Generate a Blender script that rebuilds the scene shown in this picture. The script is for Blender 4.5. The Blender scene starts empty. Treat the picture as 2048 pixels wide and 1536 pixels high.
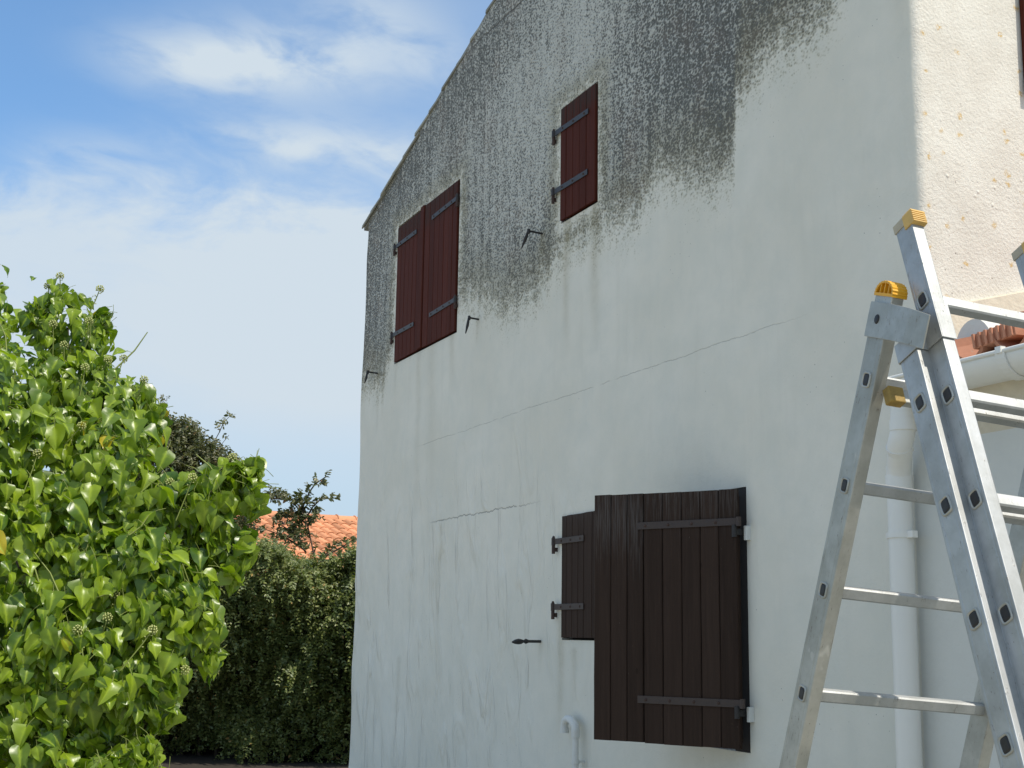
import bpy, bmesh, math, random
import numpy as np
from mathutils import Vector, Matrix

random.seed(7); rng = np.random.default_rng(11)
scene = bpy.context.scene
col = scene.collection

# ------------------------------------------------------------------ camera
EYE = Vector((0, 0, 1.6))
ROWS = ((0.999883, -0.002792, 0.015021), (0.015278, 0.182740, -0.983043), (0.0, 0.983157, 0.182761))
right, down, fwd = (Vector(r) for r in ROWS)
cd = bpy.data.cameras.new('camera'); cam = bpy.data.objects.new('camera', cd); col.objects.link(cam)
cd.sensor_width = 36; cd.lens = 36 * 2700 / 2048; cd.clip_end = 3000; cd.clip_start = .05
cam.matrix_world = Matrix.Translation(EYE) @ Matrix((right, -down, -fwd)).transposed().to_4x4()
scene.camera = cam
scene.cycles.max_bounces = 5; scene.cycles.diffuse_bounces = 3; scene.cycles.glossy_bounces = 2; scene.cycles.transmission_bounces = 2

# ------------------------------------------------------------------ node expressions
class X:
    """a scalar socket with arithmetic"""
    def __init__(s, nt, v): s.nt = nt; s.v = v
    def _m(s, op, *o):
        n = s.nt.nodes.new('ShaderNodeMath'); n.operation = op
        for i, a in enumerate((s,) + o):
            if isinstance(a, X): s.nt.links.new(a.v, n.inputs[i])
            else: n.inputs[i].default_value = a
        return X(s.nt, n.outputs[0])
    def __add__(s, o): return s._m('ADD', o)
    __radd__ = __add__
    def __sub__(s, o): return s._m('SUBTRACT', o)
    def __rsub__(s, o): return (s * -1) + o
    def __mul__(s, o): return s._m('MULTIPLY', o)
    __rmul__ = __mul__
    def __truediv__(s, o): return s._m('DIVIDE', o)
    def abs(s): return s._m('ABSOLUTE')
    def pow(s, p): return s._m('POWER', p)
    def min(s, o): return s._m('MINIMUM', o)
    def max(s, o): return s._m('MAXIMUM', o)
    def exp(s): return s._m('EXPONENT')
    def clamp(s): return s.max(0.0).min(1.0)
    def ss(s, a, b):
        n = s.nt.nodes.new('ShaderNodeMapRange'); n.interpolation_type = 'SMOOTHSTEP'
        s.nt.links.new(s.v, n.inputs['Value']); n.inputs['From Min'].default_value = a; n.inputs['From Max'].default_value = b
        return X(s.nt, n.outputs['Result'])

class NB:
    def __init__(s, nt): s.nt = nt
    def new(s, t): return s.nt.nodes.new(t)
    def link(s, a, b): s.nt.links.new(a, b)
    def coord(s, kind='Object'):
        return s.new('ShaderNodeTexCoord').outputs[kind]
    def geo(s, kind): return s.new('ShaderNodeNewGeometry').outputs[kind]
    def sep(s, v):
        n = s.new('ShaderNodeSeparateXYZ'); s.link(v, n.inputs[0]); return [X(s.nt, o) for o in n.outputs]
    def vec(s, x, y, z):
        n = s.new('ShaderNodeCombineXYZ')
        for i, a in enumerate((x, y, z)):
            if isinstance(a, X): s.link(a.v, n.inputs[i])
            else: n.inputs[i].default_value = a
        return n.outputs[0]
    def scale(s, v, sc):
        n = s.new('ShaderNodeMapping'); s.link(v, n.inputs['Vector']); n.inputs['Scale'].default_value = sc; return n.outputs[0]
    def noise(s, v, sc, detail=2, rough=.5, dist=0):
        n = s.new('ShaderNodeTexNoise'); s.link(v, n.inputs['Vector']); n.inputs['Scale'].default_value = sc
        n.inputs['Detail'].default_value = detail; n.inputs['Roughness'].default_value = rough; n.inputs['Distortion'].default_value = dist
        return X(s.nt, n.outputs['Fac'])
    def vor(s, v, sc, out='Distance', feature='F1', rnd=1):
        n = s.new('ShaderNodeTexVoronoi'); s.link(v, n.inputs['Vector']); n.inputs['Scale'].default_value = sc; n.feature = feature
        n.inputs['Randomness'].default_value = rnd
        return X(s.nt, n.outputs[out]) if out == 'Distance' else n.outputs[out]
    def attr(s, name):
        n = s.new('ShaderNodeAttribute'); n.attribute_name = name; return X(s.nt, n.outputs['Fac'])
    def rand(s): return X(s.nt, s.new('ShaderNodeObjectInfo').outputs['Random'])
    def mix(s, f, a, b, mode='MIX'):
        n = s.new('ShaderNodeMix'); n.data_type = 'RGBA'; n.blend_type = mode
        if isinstance(f, X): s.link(f.v, n.inputs[0])
        else: n.inputs[0].default_value = f
        for i, c in ((6, a), (7, b)):
            if isinstance(c, (tuple, list)): n.inputs[i].default_value = (*c[:3], 1)
            else: s.link(c, n.inputs[i])
        return n.outputs[2]
    def bump(s, h, strength=.5, dist=.01, prev=None):
        n = s.new('ShaderNodeBump'); s.link(h.v, n.inputs['Height']); n.inputs['Strength'].default_value = strength
        n.inputs['Distance'].default_value = dist
        if prev is not None: s.link(prev, n.inputs['Normal'])
        return n.outputs[0]

# ------------------------------------------------------------------ sky and sun
SUNEL = math.radians(57); sh = Vector((.812, -.584, 0)).normalized()
world = bpy.data.worlds.new('World'); scene.world = world; world.use_nodes = True
nt = world.node_tree; nt.nodes.clear(); b = NB(nt)
sky = b.new('ShaderNodeTexSky'); sky.sky_type = 'NISHITA'; sky.sun_disc = False
sky.sun_elevation = SUNEL; sky.sun_rotation = math.atan2(sh.x, sh.y); sky.altitude = 0; sky.air_density = 1.0; sky.dust_density = .6; sky.ozone_density = 2.0
d = b.coord('Generated'); dx, dy, dz = b.sep(d)
el = dz._m('ARCSINE'); az = dx._m('ARCTAN2', dy)
pv = b.vec(az * 1.0, el * 1.9, 0.0)
n1 = b.noise(pv, 8, 8, .60, .35); n2 = b.noise(pv, 3.0, 4, .55); n3 = b.noise(b.vec(az*2+el*-2.5, el * 6 + az * 1.5, 3.0), 6, 5, .55, .5)
def blob(a0, e0, ra, re, w):
    return (((az - a0) / ra).pow(2) + ((el - e0) / re).pow(2)).__mul__(-1).exp() * w
wisps = blob(-.250, .402, .060, .022, .85) + blob(-.165, .412, .070, .024, .78) + blob(-.155, .35, .055, .020, .75) + blob(-.31, .322, .055, .022, .72) \
    + blob(-.115, .447, .05, .024, .45) + blob(-.09, .345, .03, .02, .6) + blob(-.07, .42, .03, .02, .35) + blob(-.22, .35, .04, .014, .5)
bank = (n3 * .35 + .82).min(1.0) * (el + (n1 - .5) * .17 + az * -.03).ss(.345, .275) * (el + (n2 - .5) * .05).ss(.06, .20)
wide = (n2 + (n1 - .5) * .5).ss(.36, .56) * (el.ss(.47, .62))  # unseen cloud cover overhead, added as white fill light for the shaded gable
cl = (wisps * (n3 * .7 + n1 * .75 - .13).ss(.36, .74) * 1.0 + bank * .92 + wide * .92 + .02 + az.ss(-.36, -.12) * .22)
cl = cl.clamp()
lowhaze = el.ss(.30, .02)
skyc = b.mix(0.15, b.mix(1.0, sky.outputs[0], (1.06, 1.42, 1.60), 'MULTIPLY'), (2.2, 3.9, 6.8))
skyc = b.mix(lowhaze * .85, skyc, (4.15, 5.15, 6.2))
final = b.mix(cl, skyc, (5.35, 6.15, 6.85))
bg = b.new('ShaderNodeBackground'); bg.inputs['Strength'].default_value = .1; b.link(final, bg.inputs['Color'])
wo = b.new('ShaderNodeOutputWorld'); b.link(bg.outputs[0], wo.inputs[0])
sl = bpy.data.lights.new('sun', 'SUN'); sl.energy = 3.5; sl.angle = math.radians(.53); sl.color = (1, .93, .82)
so = bpy.data.objects.new('sun', sl); col.objects.link(so)
S = Vector((sh.x * math.cos(SUNEL), sh.y * math.cos(SUNEL), math.sin(SUNEL)))
so.rotation_euler = S.to_track_quat('Z', 'Y').to_euler(); so.location = S * 30
scene.view_settings.view_transform = 'Standard'; scene.view_settings.look = 'None'
scene.view_settings.exposure = 0.25; scene.view_settings.gamma = 1

# ------------------------------------------------------------------ materials
def newmat(name):
    m = bpy.data.materials.new(name); m.use_nodes = True; nt = m.node_tree
    p = nt.nodes['Principled BSDF']; return m, NB(nt), p
def setp(b, p, color=None, rough=None, normal=None, metal=None, spec=None):
    if color is not None:
        if isinstance(color, (tuple, list)): p.inputs['Base Color'].default_value = (*color, 1)
        else: b.link(color, p.inputs['Base Color'])
    if rough is not None:
        if isinstance(rough, X): b.link(rough.v, p.inputs['Roughness'])
        else: p.inputs['Roughness'].default_value = rough
    if normal is not None: b.link(normal, p.inputs['Normal'])
    if metal is not None: p.inputs['Metallic'].default_value = metal
    if spec is not None: p.inputs['Specular IOR Level'].default_value = spec

def mat_plain(name, c, rough=.6, var=.2, sc=8, metal=0, bump=.2, bs=60):
    m, b, p = newmat(name); o = b.coord()
    n = b.noise(o, sc, 5, .6); k = n * (2 * var) + (1 - var)
    f = b.noise(o, bs, 3)
    c2 = b.mix(1, (c[0], c[1], c[2]), b.vec(k, k, k), 'MULTIPLY')
    setp(b, p, c2, (n * .2 + (rough - .1)), b.bump(f, bump, .004), metal); return m

def mat_gable():
    m, b, p = newmat('stained_plaster'); o = b.coord(); s, y, z = b.sep(o)
    g0 = b.attr('grime'); dk = b.attr('dark'); olive = b.attr('olive'); rel = b.attr('relief')
    vs = b.vec(s * 3.2, y, z * .55)
    edge = b.noise(vs, 3.2, 5, .62); edgef = b.noise(o, 14, 4, .7); edgeff=b.noise(b.vec(s*1.0,y,z*.45),45,3,.7)
    
    # vertical streaks, pebbles with dark pits and pale tops
    st = b.noise(b.vec(s * 6, y, z * .35), 2.4, 4, .6)
    st2 = b.noise(b.vec(s * 6, y, z * 1.4), 2.4, 3, .6)
    o2 = b.vec(s * .62, y, z * .86)
    v1 = b.vor(o2, 78); v2 = b.vor(o2, 125); fine = b.noise(o2, 105, 3, .66); mid = b.noise(o2, 24, 3, .6)
    speck = fine * .9 + (.45 - v1) * .55 + (mid - .5) * .35
    gd = g0 + (edge - .5) * .40 + (edgef - .5) * .22 + (edgeff - .5) * .12 + (speck - .47) * .55
    g = gd.ss(-.10, .24)
    thr = dk * .56 + (st - .5) * .62 + (st2 - .5) * .30
    dark = (speck - .545 + thr * .80).ss(-.17, .17)
    worm = b.noise(b.vec(s*1.6, y, z*.6), 9, 2, .5, 1.5)
    pale = (worm - .5).abs().ss(.035, .0) * .35
    low = b.noise(o, 1.1, 4, .55); tone = b.noise(o, 5, 5, .6); tone2 = b.noise(b.vec(s * 5, y, z * .5), 2.0, 4, .6)
    base = b.mix(low.ss(.35, .65), (.755, .72, .62), (.80, .765, .67))
    base = b.mix(tone.ss(.3, .75) * .45, base, (.65, .65, .575))
    base = b.mix((tone2 - .52).ss(.0, .2) * .30, base, (.69, .66, .57))
    base = b.mix((z.ss(2.6, 1.2)) * .22, base, (.57, .615, .575))
    under = b.mix(pale, (.44, .45, .42), (.66, .66, .62))
    under = b.mix((dk * 1.2).clamp(), under, (.27, .28, .265))
    under = b.mix(b.noise(o2, 30, 3, .7).ss(.55, .68), under, (.55, .555, .52))
    under = b.mix((st2-.45).ss(0,.3)*.3, under, (.30,.31,.29))
    gcol = b.mix(dark * (1.0 - pale), under, (.130, .131, .118))
    gcol = b.mix(b.noise(o, 2.3, 3, .6).ss(.5, .7) * .4, gcol, (.20, .155, .125))
    fr = gd.ss(-.22, .04) * gd.ss(.50, .08)
    fring = b.mix(fr * .42 * mid.ss(.3, .62), base, (.30, .27, .13))
    c = b.mix(g * (dark * .55 + .50).min(1.0), fring, gcol)
    c = b.mix(g * fr * .22, c, (.34, .29, .15))
    c = b.mix((olive * (mid * .9 + .25) * (fine*.8+.5)).clamp() * .75, c, (.27, .225, .11))
    dsp = b.vor(o, 26); c = b.mix(dsp.ss(.085, .045) * b.noise(o, 2.0, 2).ss(.54, .62) * .75, c, (.10, .10, .09))
    # the two storey cracks and the one under the eaves
    def crack(z0, amp, s0, s1, w, wig, k):
        q = z0 + (b.noise(b.vec(s, 0.0, z0), wig, 6, .72) - .5) * amp
        a = ((z - q).abs() + (b.noise(o, 30, 2) - .5) * .003).ss(w, w * .25)
        return (a * s.ss(s0 - .03, s0 + .2) * s.ss(s1 + .03, s1 - .6) * b.noise(o, 7, 3).ss(.30, .50)) * k
    ck = crack(3.095, .055, -4.66, .72, .0034, 2.6, .33).max(crack(2.455, .07, -4.27, -2.20, .0058, 7.5, .6)).max(crack(6.13, .06, -3.66, 1.0, .011, 3, 1.0))
    c = b.mix(ck, c, (.13, .125, .11))
    # relief
    tr = b.noise(b.vec(s * 4.2 + z * .4, y, z * 1.1), 1.3, 3, .5, .9).ss(.50, .74)
    rip = (b.noise(b.vec(s * 4.5 + z * .5, y, z * .75), 1.35, 3, .5, 1.0) - .5).abs().ss(.10, .0)
    h = v1 * g * 1.15 + v2 * g * .5 + fine * .35 * g + fine * .16
    n0 = b.bump(tr * rel + rip * rel * .10, .85, .026)
    n0 = b.bump(b.noise(o, 5.5, 4, .6) * 1.0 + tone2 * .4, .50, .011, n0)
    n0 = b.bump(ck * -1.0, .7, .006, n0)
    n0 = b.bump(h, .9, .0075, n0)
    setp(b, p, c, .88, n0, spec=.25); return m

def mat_sunny():
    m, b, p = newmat('warm_plaster'); o = b.coord(); s, y, z = b.sep(o); tone = b.noise(o, 5, 5, .6)
    # sunny return side: clean warm paint, ochre lichen
    lv = b.new('ShaderNodeTexVoronoi'); lv.voronoi_dimensions = '2D'; lv.inputs['Scale'].default_value = 11; b.link(b.vec(y + b.noise(o, 26, 3) * .05, z + b.noise(b.vec(z, y, s), 24, 3) * .05, 0.0), lv.inputs['Vector'])
    pick = X(b.nt, b.sep(lv.outputs['Color'])[0].v); mm = b.noise(o, 75, 3, .7)
    lich = (X(b.nt, lv.outputs['Distance']) + (mm - .5) * .55).ss(.19, .05) * (pick + y*.25 - (z-3.6)*.06).ss(.82, .86)
    warm = b.mix(tone.ss(.3, .7), (.80, .775, .69), (.73, .695, .61))
    warm = b.mix(b.noise(o, 48, 4, .7).ss(.56, .72) * .35, warm, (.50, .45, .38))
    warm = b.mix(b.vor(o, 22).ss(.11, .05) * b.noise(o, 3, 2).ss(.5, .6), warm, (.33, .29, .25))
    warm = b.mix(lich * .8 * mm.ss(.35, .5), warm, (.62, .38, .07))
    n0 = b.bump(b.noise(o, 5.5, 4, .6), .50, .011)
    n0 = b.bump(b.noise(o, 70, 5, .66) * .8 + b.vor(o, 14).ss(.16, .02) * .5 * b.noise(o, 2.7, 2).ss(.5, .62), .9, .0075, n0)
    setp(b, p, warm, .88, n0, spec=.25); return m

def mat_wood(name, c, pale, wear=.35, axis='Z', rough=.55):
    m, b, p = newmat(name); o = b.coord(); r = b.rand(); x, y, z = b.sep(o)
    gx = b.vec(x * 14 + r * 37, y * 14, z * .7 + r * 9)
    g = b.noise(gx, 3.2, 6, .66, .6); g2 = b.noise(b.vec(x * 45 + r * 11, y * 40, z * 1.6), 3.2, 4, .7)
    k = (g - .5) * .9 + (r - .5) * .30 + 1.0
    cc = b.mix(1, c, b.vec(k, k, k), 'MULTIPLY')
    topw = b.attr('weather')
    w = (g2 + (b.noise(o, 2.2, 3) - .5) * .5 + topw * .16).ss(.60 - wear * .1, .80)
    cc = b.mix(w * (topw * .9 + .10) * wear * 1.6, cc, pale)
    kn = b.vor(b.vec(x + r * 5, y, z * .5 + r * 7), 4.5).ss(.05, .03)
    cc = b.mix(kn * .5, cc, (c[0] * .45, c[1] * .45, c[2] * .45))
    chip = b.noise(b.vec(x * 3, y * 3, z * .9 + r * 31), 22, 3, .7).ss(.72, .76)
    cc = b.mix(chip * .55, cc, (pale[0]*1.8, pale[1]*1.7, pale[2]*1.6))
    setp(b, p, cc, (w * .2 + rough + .1), b.bump(g * .5 + g2 * .7, .55, .003), spec=.07); return m

def mat_alu(name, tint=(.50, .51, .505), rough=.46):
    m, b, p = newmat(name); o = b.coord(); r = b.rand(); x, y, z = b.sep(o)
    st = b.noise(b.vec(x * 60, y * 60, z * .9 + r * 40), 3, 5, .65); sm = b.noise(b.vec(x + r * 9, y, z), 7, 5, .65)
    sc = b.noise(b.vec(x * 9 + r * 3, y * 9, z * 3.2), 10, 4, .75).ss(.60, .70)
    pt = b.noise(b.vec(x + r * 9, y, z * .7), 5.5, 4, .7).ss(.66, .69)
    c = b.mix(sm.ss(.3, .7), tint, (tint[0] * .72, tint[1] * .72, tint[2] * .70))
    c = b.mix((st - .5).ss(.0, .28) * .40, c, (.44, .44, .42))
    c = b.mix(sc * .65, c, (.20, .18, .155)); c = b.mix(pt * .75, c, (.62, .61, .56))
    c = b.mix(b.vor(b.vec(x + r * 5, y, z), 55).ss(.10, .05) * b.noise(o, 6, 2).ss(.52, .6) * .8, c, (.16, .13, .10))
    setp(b, p, c, (sm * .26 + (rough - .1) + sc * .2 + pt * .25), b.bump(st * .5 + sc * .5 + sm * .6, .35, .0016), .62); return m

def mat_tile(name, c):
    m, b, p = newmat(name); o = b.coord(); r = b.rand()
    n = b.noise(o, 9, 5, .65); k = (r - .5) * .55 + (n - .5) * .5 + 1.0
    cc = b.mix(1, c, b.vec(k, k * .97, k * .93), 'MULTIPLY')
    cc = b.mix(b.noise(o, 23, 4, .7).ss(.60, .72) * .45, cc, (.26, .24, .20))
    setp(b, p, cc, .8, b.bump(b.noise(o, 50, 4), .4, .004), spec=.3); return m

def mat_leaf(name, c1, c2, gloss=.3, trans=.35, sc=6, veins=True):
    m, b, p = newmat(name); o = b.geo('Position'); r = b.rand()
    lf = b.attr('leafrand'); n = b.noise(o, sc, 3, .6)
    c = b.mix((lf * .75 + n * .45 - .1).clamp(), c1, c2)
    c = b.mix((lf*7.3)._m('FRACT').ss(.988, .995), c, (c2[0] * 1.6, c2[1] * .95, c2[2]))
    h = b.noise(o, 120, 2) * .4
    if veins:
        v = b.attr('vein').pow(2.0); c = b.mix(v * .8, c, (c2[0] * 1.35, c2[1] * 1.3, c2[2] * 1.6)); h = h + v * -.6
    setp(b, p, c, (b.noise(o, 18, 3) * .22 + gloss - .10), b.bump(h, .25, .002), spec=.5)
    tr = b.new('ShaderNodeBsdfTranslucent'); b.link(b.mix(1, c, (1.5, 1.7, .55), 'MULTIPLY'), tr.inputs[0])
    ms = b.new('ShaderNodeMixShader'); ms.inputs[0].default_value = trans
    out = b.nt.nodes['Material Output']
    b.link(p.outputs[0], ms.inputs[1]); b.link(tr.outputs[0], ms.inputs[2]); b.link(ms.outputs[0], out.inputs[0]); return m

M = {}
M['gable'] = mat_gable(); M['sunny'] = mat_sunny()
M['render'] = mat_plain('pale_render', (.66, .66, .61), .85, .10, 3, bump=.5, bs=40)
M['verge'] = mat_plain('grey_verge_mortar', (.26, .26, .235), .9, .3, 14, bump=.8, bs=70)
M['mortar'] = mat_plain('lime_mortar', (.52, .50, .43), .9, .25, 14, bump=.8, bs=70)
M['cream'] = mat_plain('cream_mortar', (.64, .58, .46), .9, .25, 9, bump=.9, bs=50)
M['pvc'] = mat_plain('cream_pvc', (.80, .79, .74), .38, .05, 3, bump=.05)
M['pvcw'] = mat_plain('white_pvc', (.66, .67, .64), .45, .10, 9, bump=.2)
M['iron'] = mat_plain('painted_iron', (.034, .029, .028), .5, .3, 30, bump=.4)
M['strapb'] = mat_plain('brown_painted_iron', (.050, .034, .028), .6, .3, 30, bump=.4)
M['ironb'] = mat_plain('black_iron', (.022, .020, .020), .55, .35, 30, bump=.5)
M['rust'] = mat_plain('rusty_iron', (.055, .030, .022), .75, .4, 30, bump=.6)
M['red'] = mat_wood('red_brown_paint', (.080, .0205, .0125), (.050, .036, .031), .95)
M['brown'] = mat_wood('dark_brown_paint', (.042, .0270, .0205), (.105, .092, .085), .45)
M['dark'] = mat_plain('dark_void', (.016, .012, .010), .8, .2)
M['alu'] = mat_alu('brushed_aluminium')
M['alu2'] = mat_alu('dull_aluminium', (.50, .495, .45), .46)
M['plug'] = mat_plain('black_plastic', (.016, .014, .013), .45, .3, 40)
M['yellow'] = mat_plain('yellow_plastic', (.80, .40, .020), .42, .12, 18, bump=.1)
M['yellowd'] = mat_plain('faded_yellow_plastic', (.66, .42, .12), .6, .28, 30, bump=.3)
M['beige'] = mat_plain('beige_plastic', (.46, .40, .29), .7, .2, 30, bump=.3)
M['tile'] = mat_tile('terracotta', (.42, .20, .13))
M['otile'] = mat_tile('orange_terracotta', (.58, .27, .145))
M['oldtile'] = mat_tile('lichened_tile', (.30, .30, .26))
M['ivy'] = mat_leaf('ivy_leaf', (.024, .085, .012), (.285, .385, .022), .32, .32)
M['stem'] = mat_plain('green_stem', (.20, .24, .05), .6, .3, 20)
M['bark'] = mat_plain('brown_bark', (.075, .055, .038), .9, .4, 20, bump=.8)
M['umbel'] = mat_plain('flower_buds', (.42, .44, .16), .7, .3, 60)
M['hleaf'] = mat_leaf('hedge_leaf', (.055, .095, .026), (.25, .27, .085), .42, .22, 1.3, False)
M['hleaf2'] = mat_leaf('shrub_leaf', (.050, .072, .026), (.175, .165, .075), .42, .22, 2, False)
M['capd'] = mat_plain('dirty_yellow_plastic', (.34, .22, .05), .7, .8, 22, bump=.5)
M['cord'] = mat_plain('orange_cord', (.50, .24, .07), .8, .2)
M['glass'] = mat_plain('window_glass', (.02, .025, .03), .08, .1)
def mat_ground():
    m, b, p = newmat('dry_gravel_ground'); o = b.coord('Object'); n = b.noise(o, .35, 6, .6); f = b.noise(o, 25, 4, .7); v = b.vor(o, 45)
    c = b.mix(n.ss(.4, .6), (.44, .41, .35), (.34, .33, .25)); c = b.mix(f.ss(.4, .7) * .5, c, (.20, .18, .14))
    setp(b, p, c, .9, b.bump(v + f, .6, .01)); return m
M['ground'] = mat_ground()
M['footdark'] = mat_plain('foot_darkening', (.040, .031, .022), .95, .4, 6, bump=.8, bs=30)

# ------------------------------------------------------------------ object helpers
def link(o, parent=None):
    col.objects.link(o)
    if parent is not None: o.parent = parent
    return o
def tag(o, label=None, cat=None, group=None, kind=None):
    for k, v in (('label', label), ('category', cat), ('group', group), ('kind', kind)):
        if v: o[k] = v
    return o
def empty(name, loc=(0, 0, 0), rz=0, label=None, cat=None, group=None, parent=None):
    o = bpy.data.objects.new(name, None); o.empty_display_size = .2; link(o, parent); o.location = loc; o.rotation_euler = (0, 0, rz)
    return tag(o, label, cat, group)

class MB:
    def __init__(s): s.v = []; s.f = []; s.m = []; s.sm = []
    def add(s, vs, fs, mi=0, smooth=False):
        k = len(s.v); s.v += [tuple(v) for v in vs]; s.f += [tuple(i + k for i in f) for f in fs]; s.m += [mi] * len(fs); s.sm += [smooth] * len(fs); return s
    def box(s, x0, x1, y0, y1, z0, z1, mi=0, T=None):
        vs = [Vector((x, y, z)) for x in (x0, x1) for y in (y0, y1) for z in (z0, z1)]
        if T is not None: vs = [T @ v for v in vs]
        return s.add(vs, [(0, 1, 3, 2), (4, 6, 7, 5), (0, 4, 5, 1), (2, 3, 7, 6), (0, 2, 6, 4), (1, 5, 7, 3)], mi)
    def tube(s, pts, r, n=10, mi=0, caps=True, smooth=True):
        pts = [Vector(p) for p in pts]; R = r if isinstance(r, (list, tuple)) else [r] * len(pts)
        vs = []; up = None
        for i, p in enumerate(pts):
            t = (pts[min(i + 1, len(pts) - 1)] - pts[max(i - 1, 0)]).normalized()
            if up is None:
                up = t.orthogonal().normalized()
            up = (up - t * up.dot(t)).normalized(); q = t.cross(up)
            for k in range(n):
                a = 2 * math.pi * k / n; vs.append(p + (up * math.cos(a) + q * math.sin(a)) * R[i])
        fs = [(i * n + k, i * n + (k + 1) % n, (i + 1) * n + (k + 1) % n, (i + 1) * n + k) for i in range(len(pts) - 1) for k in range(n)]
        s.add(vs, fs, mi, smooth)
        if caps:
            e = len(pts) - 1
            s.add(vs[:n], [tuple(range(n))[::-1]], mi); s.add(vs[e * n:], [tuple(range(n))], mi)
        return s
    def extrude(s, prof, axis, a, c, mi=0, smooth=False):
        """closed 2-D profile swept along an axis index from a to c"""
        def mk(p, t):
            q = [0, 0, 0]; q[axis] = t; o = [i for i in range(3) if i != axis]; q[o[0]], q[o[1]] = p; return q
        n = len(prof); vs = [mk(p, a) for p in prof] + [mk(p, c) for p in prof]
        s.add(vs, [(i, (i + 1) % n, n + (i + 1) % n, n + i) for i in range(n)], mi, smooth)
        s.add(vs, [tuple(range(n))[::-1], tuple(range(n, 2 * n))], mi); return s
    def mesh(s, name, mats):
        me = bpy.data.meshes.new(name); me.from_pydata(s.v, [], s.f)
        for m in (mats if isinstance(mats, (list, tuple)) else [mats]): me.materials.append(m)
        me.polygons.foreach_set('material_index', s.m); me.polygons.foreach_set('use_smooth', s.sm)
        bm = bmesh.new(); bm.from_mesh(me); bmesh.ops.recalc_face_normals(bm, faces=bm.faces); bm.to_mesh(me); bm.free()
        return me
    def build(s, name, mats, parent=None, bevel=0, loc=None, seg=2):
        o = bpy.data.objects.new(name, s.mesh(name, mats)); link(o, parent)
        if loc is not None: o.location = loc
        if bevel:
            md = o.modifiers.new('bevel', 'BEVEL'); md.width = bevel; md.segments = seg; md.limit_method = 'ANGLE'; md.angle_limit = .6
        return o
def inst(me, name, parent, mat4=None, loc=None):
    o = bpy.data.objects.new(name, me); link(o, parent)
    if mat4 is not None: o.matrix_basis = mat4
    if loc is not None: o.location = loc
    return o
def fattr(me, name, vals):
    a = me.attributes.new(name, 'FLOAT', 'POINT'); a.data.foreach_set('value', np.asarray(vals, dtype=np.float32))

_tab = rng.random((64, 64)).astype(float)
def vn(x, y):
    x = np.asarray(x, float); y = np.asarray(y, float); xi = np.floor(x).astype(int); yi = np.floor(y).astype(int)
    fx = x - xi; fy = y - yi; fx = fx * fx * (3 - 2 * fx); fy = fy * fy * (3 - 2 * fy)
    g = lambda a, c: _tab[a % 64, c % 64]
    return (g(xi, yi) * (1 - fx) + g(xi + 1, yi) * fx) * (1 - fy) + (g(xi, yi + 1) * (1 - fx) + g(xi + 1, yi + 1) * fx) * fy
def fbm(x, y, o=3):
    t = 0; a = 1; s = 0
    for i in range(o): t = t + a * vn(x * 2 ** i + 13 * i, y * 2 ** i + 7 * i); s += a; a *= .5
    return t / s

# ------------------------------------------------------------------ ground
g = MB(); g.add([(-400, -400, 0), (400, -400, 0), (400, 400, 0), (-400, 400, 0)], [(0, 1, 2, 3)])
tag(g.build('ground', M['ground']), kind='structure')

g = MB(); g.add([(-9, 14.6, .004), (-.6, 14.6, .004), (4.4, 19.6, .004), (-9, 19.6, .004)], [(0, 1, 2, 3)])
tag(g.build('dark_foot_sheet', M['footdark']), kind='structure')  # dark sheet added over the sunlit ground so the hedge foot stays dark

# ------------------------------------------------------------------ the house: local x runs along the gable to the near corner, y into the house
P0 = Vector((1.1297, 6.6817, 0)); U = Vector((.4107, -.9118, 0)); RZ = math.atan2(U.y, U.x)
HM = Matrix.Translation(P0) @ Matrix.Rotation(RZ, 4, 'Z')
house = empty('house', P0, RZ, 'tall white plastered house with grey mould stains on its gable and brown shutters', 'house')
XL, XR = -6.135, 1.378
def rooftop(x):
    prof = [(-6.6, 5.27), (-6.2, 5.39), (-5.9, 5.49), (-5.3, 5.68), (-4.77, 5.85), (-4.17, 6.04), (-3.56, 6.22), (-3.0, 6.41), (-2.4, 6.60), (1.8, 5.26)]
    return np.interp(x, [p[0] for p in prof], [p[1] for p in prof])
OPEN = [(-5.235, -3.80, 3.885, 5.125), (-2.005, -1.495, 4.255, 5.055), (-1.945, -1.40, 1.575, 2.345), (-.83, .072, 1.065, 2.335)]   # x0,x1,z0,z1
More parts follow.
